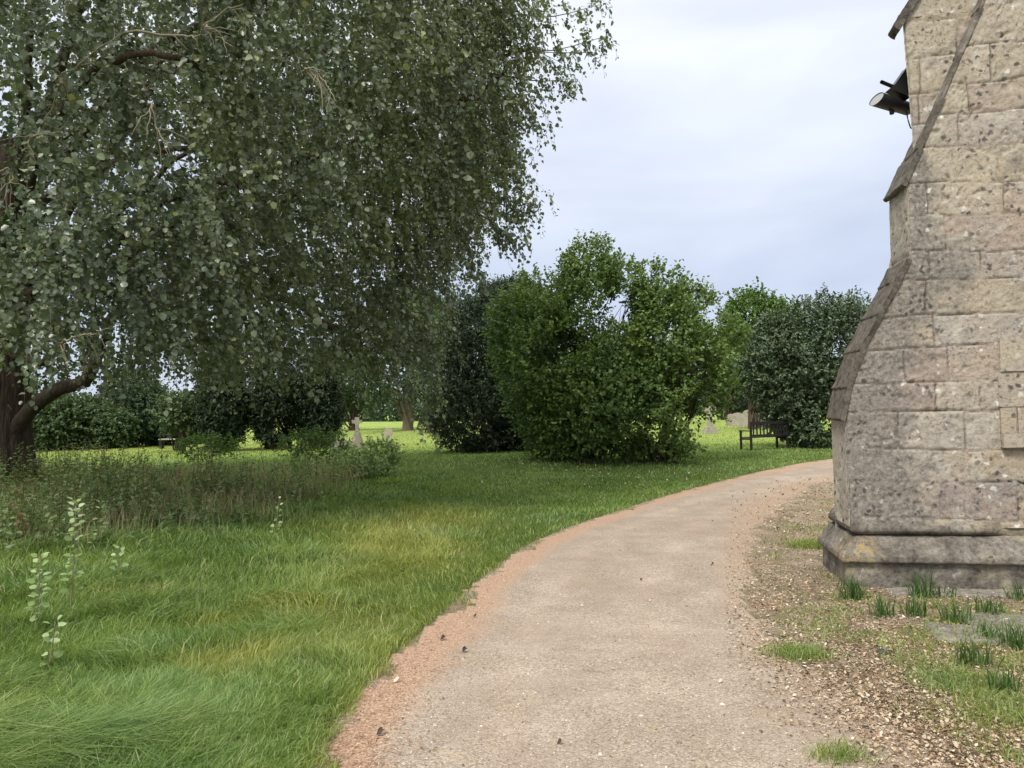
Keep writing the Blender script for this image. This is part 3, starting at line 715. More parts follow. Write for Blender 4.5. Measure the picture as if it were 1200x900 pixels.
# ---- the two leafy shrubs in the middle
dB = 21.5
bush('leafy_shrub', gbase(685, dB), [B(648, 425, dB, 62, 82), B(690, 362, dB+.3, 52, 62), B(617, 390, dB+1, 44, 60), B(692, 312, dB, 26, 30), B(640, 345, dB+.8, 38, 32), B(700, 468, dB-.8, 68, 66), B(655, 492, dB-.2, 45, 46), B(728, 400, dB, 40, 70), B(740, 366, dB, 26, 36), B(744, 342, dB+.4, 20, 26), B(728, 330, dB+.3, 18, 24)],
     15500, (.098, .066), 'lilac', 'tallest broad leafy green shrub, left one of the touching pair on the lawn', 'shrub', None, seed=31, stems=22, stemr=.035, gap=(1.0, .39), amp=.30, ln=.38)
bush('leafy_shrub', gbase(775, dB-.6), [B(783, 415, dB-.5, 50, 68), B(776, 348, dB-.3, 34, 34), B(818, 432, dB-.4, 32, 62), B(815, 365, dB, 22, 26), B(838, 398, dB+.2, 26, 32), B(778, 480, dB-1.2, 50, 58), B(752, 495, dB-1, 45, 44)],
     10500, (.098, .066), 'lilac', 'slightly lower green shrub right of the tallest one, with sky gaps through its top', 'shrub', None, seed=57, stems=22, stemr=.032, gap=(1.0, .425), amp=.32, ln=.40)
# ---- dark evergreen behind
bush('dark_evergreen', gbase(575, 29), [B(560, 415, 29, 50, 62), B(562, 478, 28.6, 60, 62), B(600, 368, 29.5, 46, 36), B(618, 470, 28.8, 46, 62), B(552, 385, 30, 24, 24)],
     14000, (.12, .045), 'yew', 'dark nearly black evergreen bush behind the left of the tallest leafy shrub', 'shrub', None, seed=71, stems=24, stemr=.06, gap=(.8, .25), amp=.16, nleaf=9, ln=.42)
# ---- right viburnum
bush('viburnum_bush', gbase(945, 27.4), [B(930, 432, 27.4, 56, 66), B(962, 402, 27.5, 50, 54), B(895, 428, 27.8, 30, 40), B(1000, 420, 27.4, 50, 70), B(962, 490, 26.9, 48, 34), B(925, 478, 27.8, 30, 38), B(908, 400, 27.8, 24, 30), B(1050, 440, 27.8, 50, 74)],
     15500, (.115, .062), 'viburnum', 'dense rounded dark green bush with pale flower specks behind the bench', 'shrub', None, seed=83, stems=26, stemr=.05, gap=(.9, .30), amp=.24, ln=.30, up=.3, jit=.35)
# ---- pale trees beyond the gap
def tree(name, px, d, blobs, n, leaf, mat, label, seed, tr, th, group=None, gap=(.6, .33), nleaf=11, ln=.8, stems=14, **kw):
    return bush(name, gbase(px, d), blobs, n, leaf, mat, label, 'tree', group, seed=seed, gap=gap, nleaf=nleaf, ln=ln, stems=stems, stemr=tr*.35, trunk=(tr, th), stemname='trunk', crown='crown', amp=.25, shell=.3, **kw)
tree('pale_tree', 880, 46, [B(884, 385, 46, 30, 36), B(870, 415, 46, 28, 30), B(905, 400, 46, 30, 42)], 2600, (.21, .14), 'bright', 'pale green tree showing above the left shoulder of the dark rounded bush', 101, .2, 3.2)
tree('dark_far_tree', 852, 82, [B(846, 448, 82, 26, 30), B(872, 455, 82, 26, 28), B(858, 430, 84, 20, 20)], 1500, (.22, .14), 'yew', 'dark distant tree seen through the gap right of the leafy shrubs', 103, .3, 2.5)
tree('dark_far_tree', 905, 76, [B(905, 450, 76, 30, 32), B(935, 455, 78, 26, 30)], 1100, (.22, .14), 'far', 'dark distant tree mostly hidden behind the dark rounded bush', 104, .3, 2.5)
# ---- trees in the middle distance
tree('meadow_tree', 477, 58, [B(470, 440, 58, 42, 32), B(440, 415, 58, 44, 44), B(500, 430, 58, 34, 40), B(475, 375, 59, 40, 42)], 2300, (.20, .13), 'far', 'mid green tree with one clear straight trunk at the end of the mown strip', 111, .34, 3.6, stemmat='barkpale')
tree('meadow_tree', 505, 50, [B(512, 392, 50, 28, 40), B(492, 372, 50, 24, 26), B(520, 440, 50, 26, 36)], 1500, (.17, .12), 'bright', 'lighter green tree between the weeping tree and the dark evergreen', 113, .2, 2.6)
tree('meadow_tree', 415, 66, [B(405, 442, 66, 34, 30), B(430, 455, 66, 30, 24), B(385, 450, 66, 26, 24)], 1400, (.22, .14), 'hedge', 'low spreading tree beyond the pointed gravestone', 115, .25, 2.2)
tree('tall_far_tree', 560, 62, [B(560, 375, 62, 46, 48), B(600, 365, 62, 40, 34), B(545, 430, 62, 40, 50), B(620, 430, 62, 40, 50)], 1900, (.22, .15), 'far', 'broad distant tree rising just above the dark evergreen', 117, .35, 3.)
tree('tall_far_tree', 720, 70, [B(720, 430, 70, 50, 40), B(770, 440, 70, 46, 36), B(670, 440, 70, 46, 40)], 1300, (.25, .17), 'far', 'distant tree glimpsed behind the leafy shrub pair', 119, .35, 3.)
# ---- dark weeping-shaped yews under the canopy
for i, (px, w_, top, lab) in enumerate([(262, 27, 415, 'leftmost of three dark conical yews under the hanging branches'), (322, 25, 405, 'middle of three dark conical yews under the hanging branches'), (374, 25, 410, 'rightmost of three dark conical yews, left of the pointed gravestone')]):
    d = 33+i*.6
    bush('conical_yew', gbase(px, d), [B(px, 480, d, w_, 34), B(px-2, 455, d, w_*.85, 40), B(px+2, 435, d, w_*.6, 34), B(px, 500, d, w_*.8, 22)], 4200, (.15, .055), 'yew', lab, 'yew tree', 'dark yews under the canopy', nleaf=8, ln=.38, seed=130+i*7, gap=(.9, .34), up=.2, stems=8, stemr=.10)
# ---- hedge bushes on the left
hb = [(55, 486, 38, 34, 38, 'hedge', 'grey green hedge bush just right of the big trunk'), (112, 496, 39, 36, 24, 'hedge', 'grey green hedge bush below the low limb'), (160, 478, 41, 30, 44, 'far', 'darker hedge bush in the middle of the left hedge'), (207, 490, 43, 34, 26, 'bright', 'brighter green hedge bush behind the small pale bench'), (-10, 480, 38, 40, 38, 'hedge', 'hedge bush hidden behind the big trunk')]
for i, (px, py, d, rx, ry, mt, lab) in enumerate(hb):
    bush('hedge_bush', gbase(px, d), [B(px-8, py, d, rx, ry), B(px+14, py+8, d-.6, rx*.8, ry*.8), B(px, py+20, d-.6, rx, ry*.6)], 4200, (.15, .095), mt, lab, 'bush', 'bushes of the left hedge', nleaf=8, ln=.4, seed=160+i*5, gap=(.7, .30), stems=8, stemr=.05, amp=.3)
tree('small_round_tree', 213, 33.5, [B(212, 490, 33.5, 22, 18), B(222, 478, 33.5, 18, 16), B(200, 482, 33.5, 16, 14)], 700, (.12, .08), 'hedge', 'small round tree on a short dark trunk in front of the left hedge', 190, .11, .9, ln=.4)

# ---- far woodland ring (one mass)
def woodland():
    P = []; D = []
    az = np.radians(np.linspace(-62, 62, 110)); 
    bl = []
    for a in az:
        d = 118+rng.uniform(-8, 14); h = rng.uniform(2.5, 4.4); h *= (1.15 if a > -.05 else .8); r = rng.uniform(4, 6.5)
        x, y = d*sin(a), d*cos(a); bl.append((np.array([x, y, H(x, y)+h*.4]), (r, r, h)))
    P, D = sample_blobs(bl, 42000, 300, .3, .2); k = gapmask(P, .25, .33, 9) & (P[:, 2] > H(P[:, 0], P[:, 1])); P = P[k]; D = D[k]
    V_, Q_, rnd, _ = sprigs(P, D, 4, .9, .55, .42); return mesh_np('far_woodland', V_, Q_, attrs=dict(rnd=rnd), mat=M['far'])
tag(link('far_woodland', woodland()), 'low far-off line of trees closing the meadow', 'woodland', kind='stuff')

# ------------------------------------------------------------------ the weeping poplar
TC = np.array([-10.7, 16.2, 0.])
pop = thing('weeping_tree', TC, 'huge spreading tree with hanging grey-green leafy branches and a thick furrowed trunk at the left', 'tree')
# trunk
zz = np.concatenate([np.linspace(-.15, 1.2, 50), np.linspace(1.24, 7.5, 130)]); aa = np.linspace(0, 2*pi, 150, endpoint=False)
Zt, At = np.meshgrid(zz, aa, indexing='ij')
rad = .46+.26*np.exp(-np.maximum(Zt, 0)/.45)+.04*np.sin(At*3+.6)*np.exp(-Zt/1.2)-.035*Zt*(Zt > 0)*.8
lean = .012*Zt
rid = fbm(np.cos(At)*7+Zt*.25, np.sin(At)*7, Zt*1.1, s=401, o=3); rid = 1-np.abs(rid-.5)*4
rad = rad+.045*rid+.02*(fbm(np.cos(At)*20, np.sin(At)*20, Zt*4, s=405, o=3)-.5)
P = np.stack([TC[0]+rad*np.cos(At)+lean, TC[1]+rad*np.sin(At), Zt], -1); nr, nc = Zt.shape
I = np.arange(nr*nc).reshape(nr, nc); Q_ = np.stack([I[:-1], np.roll(I[:-1], -1, 1), np.roll(I[1:], -1, 1), I[1:]], -1).reshape(-1, 4)
link('trunk', mesh_np('trunk', P.reshape(-1, 3), Q_, mat=M['bark']), pop)
# limbs
CC = np.array([-7.9, 14.2, 2.55]); RH = 7.8; HZ = 12.5
def dome(phi, rho, hz):              # rho 0..1 horizontal, returns top-surface point
    return CC + np.stack([np.cos(phi)*rho*RH, np.sin(phi)*rho*RH, hz*np.sqrt(np.clip(1-rho**2, 0, 1))*HZ], -1)
limbP = []; limbR = []
def limb(pts, r0, r1=.03, k=22):
    q = curve(pts, k); q[1:] += rng.normal(size=(k-1, 3))*.035; limbP.append(q); limbR.append(np.linspace(1, 0, k)**.9*(r0-r1)+r1)
Tt = lambda z: TC+np.array([.1, 0, z])
limb([TC+[.05, -.1, 1.0], at(34, 484, 15.9), at(60, 461, 15.7), at(97, 446, 15.5), at(120, 402, 15.3), at(136, 368, 15.1), at(250, 330, 14.2), at(330, 352, 13.5), at(400, 388, 13.)], .165, .05)
limb([TC+[.2, 0, 4.2], at(100, 330, 15.4), at(230, 240, 14), at(400, 170, 13), at(560, 110, 12.5), at(600, 60, 12.6)], .12)
limb([TC+[.2, 0, 5.5], at(60, 200, 14), at(180, 60, 12), at(300, 5, 10.5), at(430, -60, 10)], .09)
limb([TC+[.1, -.3, 3.6], at(20, 300, 12), at(60, 150, 10), at(150, 60, 9), at(260, 90, 9.5)], .07)
limb([TC+[.1, 0, 3.0], at(60, 420, 15), at(120, 300, 13), at(240, 215, 11), at(330, 250, 11.5)], .08)
limb([TC+[.1, .3, 4.5], at(200, 300, 17), at(360, 220, 17), at(500, 200, 16.5)], .12)
for i in range(14):
    ph = i*2.4+.4; rho = rng.uniform(.55, .95); e = dome(np.array(ph), np.array(rho), np.array(.85)); z0 = rng.uniform(3.5, 7.2)
    s = Tt(z0); limb([s, s*.6+e*.4+[0, 0, 1.2], s*.25+e*.75+[0, 0, 1.], e], rng.uniform(.06, .11))
V_, Q_, T_ = tubes(limbP, limbR, 9); link('limb', mesh_np('limb', V_, Q_, T_, mat=M['bark']), pop)
# hanging leafy strands
def px_of(P):
    d = P-EYE; z = d@_f; return 600+F*(d@_r)/np.maximum(z, .1), 450-F*(d@_u)/np.maximum(z, .1), z
def strands(n, leafL, nl, lmin, lmax, want_view, thin=1.0, shell=.17):
    phi = rng.uniform(0, 2*pi, n); s = rng.random(n)                      # s: height fraction
    rr = 1-np.abs(rng.normal(size=n))*shell if shell < .5 else rng.uniform(.35, .95, n)
    zf = s**.85                                                            # 0 skirt .. 1 top
    bul = np.interp(zf, [0, .1, .22, .35, .5, .65, .8, .92, 1.], [.78, .84, .92, 1.0, 1.07, 1.02, .84, .55, .1])
    wob = 1+.13*(fbm(np.cos(phi)*2.2+4, np.sin(phi)*2.2, zf*3.2, s=411)-.5)*2+.09*(fbm(np.cos(phi)*7, np.sin(phi)*7, zf*7, s=415)-.5)*2
    rad = RH*bul*rr*wob
    P = np.stack([CC[0]+np.cos(phi)*rad, CC[1]+np.sin(phi)*rad, CC[2]+zf*HZ*(.9+.2*vn(np.cos(phi)*3, np.sin(phi)*3, s=3))*(.6+.4*rr)], -1)
    out = np.stack([np.cos(phi), np.sin(phi), np.zeros(n)], -1)
    x, y, z = px_of(P)
    view = (x > -90) & (x < 800) & (y > -110) & (z > 0); k = view if want_view else ~view
    g = fbm(P[:, 0]*.75, P[:, 1]*.75, P[:, 2]*.42, s=421, o=3); k &= g > .425-.035*sm(-5, -8, P[:, 0])+.03*rng.random(n) - .03*sm(12, 7, P[:, 1])
    k &= fbm(P[:, 0]*1.9, P[:, 1]*1.9, P[:, 2]*1.5, s=433, o=2) > .375+.03*rng.random(n)
    k &= (z > 5.6) | (np.abs(x-600) > 900)
    back = (P[:, 1] > CC[1]+1.5); k &= ~(back & (rng.random(n) < .45))
    return P[k], out[k]
def hang(P, out, nl, lmin, lmax, leafL, leafW, twr=.004, tm='twig', up0=.12):
    n = len(P); l = rng.uniform(lmin, lmax, n); zc = .9+.1*rng.random(n)
    lat = rng.normal(size=(n, 3))*.22; lat[:, 2] = 0; K = 6
    def cv(t): # t (n,m)
        o_ = (out*.34+lat)[:, None, :]*(l[:, None]*(1-(1-t)**1.8))[..., None]
        dz = l[:, None]*(up0*np.sin(t*2.2)-.85*t**1.5); o_[..., 2] += dz
        return P[:, None, :]+o_
    tt = np.broadcast_to(np.linspace(0, 1, K), (n, K)); TP = cv(tt)
    t = (np.arange(nl)+.5)/nl; t = np.clip(np.broadcast_to(t, (n, nl))+(rng.random((n, nl))-.5)/nl, 0.02, 1)
    pos = cv(t); pos = pos+rng.normal(size=pos.shape)*.025
    ax = nrm(rng.normal(size=(n, nl, 3))*.55+np.array([0, 0, -.62])+out[:, None, :]*.25)
    nn = nrm(out[:, None, :]*.55+np.array([0, 0, .62])+rng.normal(size=(n, nl, 3))*.40)
    sz = ((.5+.75*rng.random((n, nl)))*(.8+.4*rng.random(n))[:, None]).reshape(-1)
    rnd = np.clip(.5*rng.random(n)[:, None]+.48*rng.random((n, nl))**1.3 + .02+(fbm(P[:, 0]*.6, P[:, 1]*.6, P[:, 2]*.6, s=441)-.5)[:, None]*.5, 0, 1).reshape(-1); rnd = np.where(rng.random(len(rnd)) < .003, 1., np.minimum(rnd, .95))
    pos = pos.reshape(-1, 3); V_, Q_ = leafgeo(pos, ax.reshape(-1, 3), nn.reshape(-1, 3), leafL*sz, leafW*sz, .12, .12)
    tb = tubes(TP, np.broadcast_to(np.linspace(1, .4, K)*twr, (n, K)), 3, False)
    return (V_, Q_, None, dict(rnd=np.repeat(rnd, 6))), (tb[0], tb[1], None, {})
crown = []; tw = []
P, out = strands(52000, 0, 0, 0, 0, True); print('strands in view', len(P))
hk = rng.random(len(P)) < .55
a, b = hang(P[hk], out[hk], 24, .5, 1.4, .072, .066); crown.append(a); tw.append(b)
a, b = hang(P[~hk], out[~hk], 22, .3, .7, .072, .066, up0=.35); crown.append(a); tw.append(b)
P, out = strands(15000, 0, 0, 0, 0, True, shell=.9); print('inner strands', len(P))
a, b = hang(P, out, 12, .5, 1.4, .10, .09); crown.append(a); tw.append(b)
P, out = strands(5200, 0, 0, 0, 0, False, shell=.2); print('strands out of view', len(P))
a, b = hang(P, out, 16, .7, 1.6, .125, .11); crown.append(a); tw.append(b)
# branch ends that break the outline on the right
ends = [(640, 60, 712, 42, 12.3), (630, 95, 668, 92, 12.2), (640, 20, 705, 5, 12.4), (600, 60, 700, 62, 12.3), (590, 240, 630, 240, 12.4), (585, 215, 618, 278, 12.4), (580, 170, 622, 182, 12.5), (575, 120, 625, 130, 12.3), (570, 255, 606, 292, 12.6), (560, 30, 655, 72, 12.2), (540, 280, 562, 330, 13), (500, 400, 515, 470, 13.5), (470, 420, 500, 500, 13.5)]
ep = []; eo = []
for (x0, y0, x1, y1, d) in ends:
    a_ = at(x0, y0, d+.3); b_ = at(x1, y1, d); k = 26
    for j in range(k):
        t = rng.random(); ep.append(a_+(b_-a_)*t+rng.normal(size=3)*.10); eo.append(nrm(b_-a_))
ep = np.array(ep); eo = np.array(eo)
a, b = hang(ep, eo, 9, .18, .42, .072, .062, .003); crown.append(a); tw.append(b)
q = [curve([at(x0-60, y0-10, d+.5), at(x0, y0, d+.3), at(x1, y1, d)], 8) for (x0, y0, x1, y1, d) in ends]
tb = tubes(q, np.broadcast_to(np.linspace(.016, .004, 8), (len(q), 8)), 5); tw.append((tb[0], tb[1], tb[2], {}))
V_, Q_, T_, A_ = merge(crown); print('poplar leaves', len(V_)//6)
link('crown', mesh_np('crown', V_, Q_, T_, A_, mat=M['poplar']), pop)
V_, Q_, T_, A_ = merge(tw); link('twigs', mesh_np('twigs', V_, Q_, T_, mat=M['twig']), pop)
# pale bare branches that show against the leaves
bare = [[(150, 38), (215, 43), (232, 40), (262, 12), (286, 6)], [(33, 168), (50, 145), (68, 105)], [(70, 100), (75, 90), (110, 62), (150, 30)], [(2, 200), (14, 203), (4, 240)], [(178, 122), (183, 150), (200, 170)], [(75, 400), (100, 392), (128, 385)], [(240, 30), (258, 45), (275, 55)], [(360, 80), (375, 90), (395, 120)]]
for b_ in bare:
    n_ = len(b_); pts = [at(b_[0][0]-6, b_[0][1]+12, 10.2)]+[at(x, y, 8.3-.12*i) for i, (x, y) in enumerate(b_)]
    qm = curve(pts, 26); qm[1:] += rng.normal(size=(25, 3))*.012; rm = np.linspace(.017, .004, 26); TP_ = [tubes([qm], [rm], 6)+({},)]
    for j in range(7):
        i0 = rng.integers(6, 23); d_ = nrm(nrm(qm[i0+2]-qm[i0])*.6+rng.normal(size=3)*.5+np.array([0, 0, -.35])); l_ = rng.uniform(.15, .5)
        qs = np.array([qm[i0]+d_*l_*t_+np.array([0, 0, -.25*l_*t_*t_])+rng.normal(size=3)*.008*(t_ > 0) for t_ in np.linspace(0, 1, 7)]); TP_.append(tubes([qs], [np.linspace(rm[i0]*.7, .002, 7)], 5)+({},))
    V_, Q_, T_, _ = merge(TP_); link('bare_branch', mesh_np('bare_branch', V_, Q_, T_, mat=M['twigpale']), pop)

# ------------------------------------------------------------------ bench
def boxes(items):   # list of (centre, size) axis-aligned in local frame
    out_ = []
    for c, s in items: out_.append(box_pts(c, np.array([1., 0, 0]), np.array([0, 1., 0]), np.array([0, 0, 1.]), s))
    return out_
def local_obj(name, parts, mat, parent, smooth=False):
    V_, Q_, T_, _ = merge([(p[0], p[1] if len(p[1]) else np.zeros((0, 4), int), p[2], {}) for p in parts]); me = mesh_np(name, V_, Q_, T_, smooth=smooth, mat=mat)
    o = bpy.data.objects.new(name, me); COL.objects.link(o); o.parent = parent; return o
g = gnd(894, 527)
g = gnd(881, 528)
bench = thing('garden_bench', (g[0]+.775*cos(radians(22)), g[1]+.775*sin(radians(22)), H(g[0]+.6, g[1])), 'dark wooden slatted bench half buried in the dark rounded bush, seen from behind', 'bench')
bench.rotation_euler = (0, 0, radians(22))
W = 1.55
local_obj('seat', boxes([((0, .10+.095*i, .43), (W, .075, .025)) for i in range(5)]), M['wood'], bench)
local_obj('backrest', boxes([((0, .02, .92), (W, .045, .09)), ((0, .03, .50), (W, .04, .06))] + [((-W/2+.12+i*.145, .03, .70), (.05, .02, .36)) for i in range(10)]), M['wood'], bench)
for x in (-W/2, W/2):
    local_obj('leg', boxes([((x, .02, .48), (.065, .06, .96))]), M['wood'], bench)
    local_obj('leg', boxes([((x, .55, .32), (.06, .06, .64))]), M['wood'], bench)
    local_obj('armrest', boxes([((x, .30, .655), (.08, .62, .035)), ((x, .29, .38), (.04, .48, .06))]), M['wood'], bench)
# far pale bench
g = gbase(198, 36.5)
fb = thing('pale_bench', g, 'small weathered pale bench in front of the left hedge', 'bench')
local_obj('seat', boxes([((0, 0, .45), (.85, .4, .05))]), M['palewood'], fb)
local_obj('backrest', boxes([((0, .2, .66), (.85, .04, .07))]), M['wood'], fb)
for x in (-.36, .36): local_obj('leg', boxes([((x, 0, .21), (.06, .36, .42))]), M['wood'], fb)

# ------------------------------------------------------------------ headstones
def extr(outl, t, jitter=0.):
    outl = np.array(outl, float); n = len(outl); V_ = np.concatenate([np.c_[outl[:, 0], np.full(n, -t/2), outl[:, 1]], np.c_[outl[:, 0], np.full(n, t/2), outl[:, 1]]])
    c = outl.mean(0); V_ = np.concatenate([V_, [[c[0], -t/2, c[1]], [c[0], t/2, c[1]]]])
    Q_ = [[i, (i+1) % n, (i+1) % n+n, i+n] for i in range(n)]; T_ = [[(i+1) % n, i, 2*n] for i in range(n)]+[[i+n, (i+1) % n+n, 2*n+1] for i in range(n)]
    return V_, np.array(Q_), np.array(T_)
def stone_obj(name, parts, parent, seed=0):
    V_, Q_, T_, _ = merge([(p[0], p[1], p[2], {}) for p in parts]); k = len(V_)
    me = mesh_np(name, V_, Q_, T_, dict(joint=np.zeros(k), tone=np.full(k, (seed*.31) % 1), stain=np.full(k, .25), ochre=np.zeros(k)), smooth=False, mat=M['grave'])
    o = bpy.data.objects.new(name, me); COL.objects.link(o); o.parent = parent; return o
def arch(w, h, n=10, kind='round'):
    if kind == 'round': top = [(w/2*cos(a), h-w/2+w/2*sin(a)) for a in np.linspace(0, pi, n)]
    elif kind == 'gothic': top = [(w/2, h*.7), (w*.36, h*.87), (0, h), (-w*.36, h*.87), (-w/2, h*.7)]
    else: top = [(w/2, h-.12), (w*.38, h-.1), (w*.3, h-.02), (0, h+.03), (-w*.3, h-.02), (-w*.38, h-.1), (-w/2, h-.12)]
    return [(w/2, -.1)]+top+[(-w/2, -.1)]
def headstone(px, d, w, h, kind, label, lean=0, rz=0, seed=0, name='gravestone'):
    g = gbase(px, d); t = thing(name, g, label, 'gravestone', 'gravestones in the churchyard')
    t.rotation_euler = (0, radians(lean), radians(rz)); stone_obj('headstone', [extr(arch(w, h, kind=kind), .11)], t, seed)
    stone_obj('base', [box_pts((0, 0, .04), np.array([1., 0, 0]), np.array([0, 1., 0]), np.array([0, 0, 1.]), (w+.16, .3, .16))], t, seed); return t
# ringed cross
def cross_stone(px, d, h, label, seed, rz=0, figure=False):
    g = gbase(px, d); t = thing('gravestone', g, label, 'gravestone', 'gravestones in the churchyard'); t.rotation_euler = (0, 0, radians(rz))
    s = h/1.35
    sh = extr([(.14*s, 0), (.09*s, .95*s), (.10*s, 1.0*s), (.30*s, .98*s), (.30*s, 1.16*s), (.09*s, 1.14*s), (.10*s, h), (-.10*s, h), (-.09*s, 1.14*s), (-.30*s, 1.16*s), (-.30*s, .98*s), (-.10*s, 1.0*s), (-.09*s, .95*s), (-.14*s, 0)], .12*s)
    stone_obj('cross', [sh], t, seed)
    an = np.linspace(0, 2*pi, 25)[:-1]; V_ = []; 
    for a in an:
        for (r, y) in ((.17, -.035), (.24, -.035), (.24, .035), (.17, .035)): V_.append((r*s*cos(a), y, 1.07*s+r*s*sin(a)))
    n_ = len(an); Q_ = [[i*4+j, ((i+1) % n_)*4+j, ((i+1) % n_)*4+(j+1) % 4, i*4+(j+1) % 4] for i in range(n_) for j in range(4)]
    stone_obj('ring', [(np.array(V_), np.array(Q_), None)], t, seed)
    ax_ = (np.array([1., 0, 0]), np.array([0, 1., 0]), np.array([0, 0, 1.]))
    stone_obj('base', [box_pts((0, 0, .08*s), *ax_, (.62*s, .42*s, .2*s)), box_pts((0, 0, .23*s), *ax_, (.44*s, .3*s, .12*s))], t, seed); return t
cross_stone(831, 41, 1.65, 'pale ringed cross gravestone at the right edge of the leafy shrubs', 1, 20)
headstone(856, 62, .75, .95, 'round', 'low round-topped grey gravestone right of the ringed cross', seed=2)
headstone(864, 58, .9, 1.0, 'shoulder', 'broad pale gravestone just left of the bench', seed=3)
headstone(876, 54, .7, 1.15, 'shoulder', 'pale gravestone with shouldered top seen beside the bench back', seed=4)
headstone(893, 50, .7, 1.0, 'round', 'gravestone seen through the back of the bench, left one', seed=5)
headstone(903, 50, .7, .95, 'shoulder', 'gravestone seen through the back of the bench, right one', seed=6)
headstone(453, 46, .48, .62, 'shoulder', 'grey leaning gravestone just left of the far straight trunk', lean=14, seed=7)
headstone(399, 30, .7, .55, 'gothic', 'low sunken pale gravestone left of the pointed one', lean=-8, seed=8)
# pointed, tapering monument with a small carved cross head
g = gbase(418, 31.5); t = thing('pointed_gravestone', g, 'pointed brown gravestone with a small pale carved top, left of the mown strip', 'gravestone', 'gravestones in the churchyard')
ax_ = (np.array([1., 0, 0]), np.array([0, 1., 0]), np.array([0, 0, 1.]))
stone_obj('pedestal', [extr([(.26, 0), (.22, .3), (.16, .5), (.10, .72), (-.10, .72), (-.16, .5), (-.22, .3), (-.26, 0)], .34)], t, 2)
stone_obj('shaft', [extr([(.085, .70), (.06, 1.0), (-.06, 1.0), (-.085, .70)], .12)], t, 5)
stone_obj('cross', [extr([(.06, .98), (.07, 1.08), (.20, 1.10), (.21, 1.24), (.10, 1.20), (.07, 1.34), (-.07, 1.34), (-.10, 1.20), (-.21, 1.24), (-.20, 1.10), (-.07, 1.08), (-.06, .98)], .10)], t, 1)
# flat slabs by the buttress
def slabstone(px, py, w, l, rz, label, seed):
    g = gnd(px, py); t = bpy.data.objects.new('paving_slab', None); 
    n = 30; a = np.linspace(-.5, .5, n); A, Bb = np.meshgrid(a, a, indexing='ij')
    r = 1+.10*(fbm(A*5, Bb*5, s=seed)-.5)
    x = A*w*r; y = Bb*l*r; e = np.maximum(np.abs(A), np.abs(Bb)); z = .045*(1-sm(.44, .5, e))-.02+(fbm(x*9, y*9, s=seed)-.5)*.016
    c, s = cos(rz), sin(rz); P = np.stack([g[0]+x*c-y*s, g[1]+x*s+y*c, z], -1); k = n*n
    me = mesh_np('paving_slab', P.reshape(-1, 3), gridq(n, n), attrs=dict(joint=np.zeros(k), tone=np.full(k, .6), stain=np.full(k, .55), ochre=np.zeros(k)), mat=M['grave'])
    o = link('paving_slab', me); tag(o, label, 'paving slab', 'old slabs beside the buttress'); return o
slabstone(1200, 735, .75, .62, radians(-12), 'grey lichen-covered slab at the right edge of the photo beside green tufts', 3)
slabstone(1135, 745, .5, .42, radians(-20), 'sunken mossy slab between the green tufts and the grey slab', 6)
slabstone(1150, 697, 1.5, .22, radians(-10), 'long flat kerb stone lying against the foot of the buttress', 9)

# ------------------------------------------------------------------ grass
def scr(n, x0, x1, y0, y1):
    x = rng.uniform(x0, x1, n); y = rng.uniform(y0, y1, n)
    vx = _f[None]+_r[None]*((x-600)/F)[:, None]-_u[None]*((y-450)/F)[:, None]
    ok = vx[:, 2] < -.012; vx = vx[ok]; t = -1.6/vx[:, 2]; P = EYE+vx*t[:, None]; return P[P[:, 1] < 90]
def lawn_mask(P):
    k = (np.abs(P[:, 0]) < 44) & (P[:, 1] < 40); on = np.zeros(len(P), bool); sd = on.copy()
    on[k] = inside(P[k, 0]+(fbm(P[k, 0]*3.2, P[k, 1]*3.2, s=21)-.5)*.34, P[k, 1]+(fbm(P[k, 0]*3.2, P[k, 1]*3.2, s=33)-.5)*.34, poly)
    sd[k] = inside(P[k, 0], P[k, 1], vergepoly); return on, sd
def weedzone(x, y):                      # the unmown patch under the tree
    a = gnd(470, 548); b = gnd(330, 600); c = gnd(0, 655)
    # boundary line: weeds lie beyond / left of it
    edge_ = np.interp(x, [c[0]-4, c[0], b[0], b[0]+.9, a[0]], [c[1]-.5, c[1], b[1], b[1]+1.4, a[1]])
    s = sm(-2.6, 3.2, y-edge_ + (fbm(x*.9, y*.9, s=61)-.5)*4.5)*(1-sm(a[0]-.9, a[0]+.1, x + (fbm(x, y, s=62)-.5)*.9))*(1-sm(17.5, 20.5, y+(fbm(x*.6, y*.6, s=63)-.5)*3))
    return s
def bare(x, y):
    r = 0
    for px, py, sx, sy in ((345, 718, .28, .16), (262, 775, .3, .2), (250, 735, .18, .12), (160, 705, .4, .1), (560, 600, .3, .3)):
        g = gnd(px, py); r = r+np.exp(-(((x-g[0])/sx)**2+((y-g[1])/sy)**2))
    return r
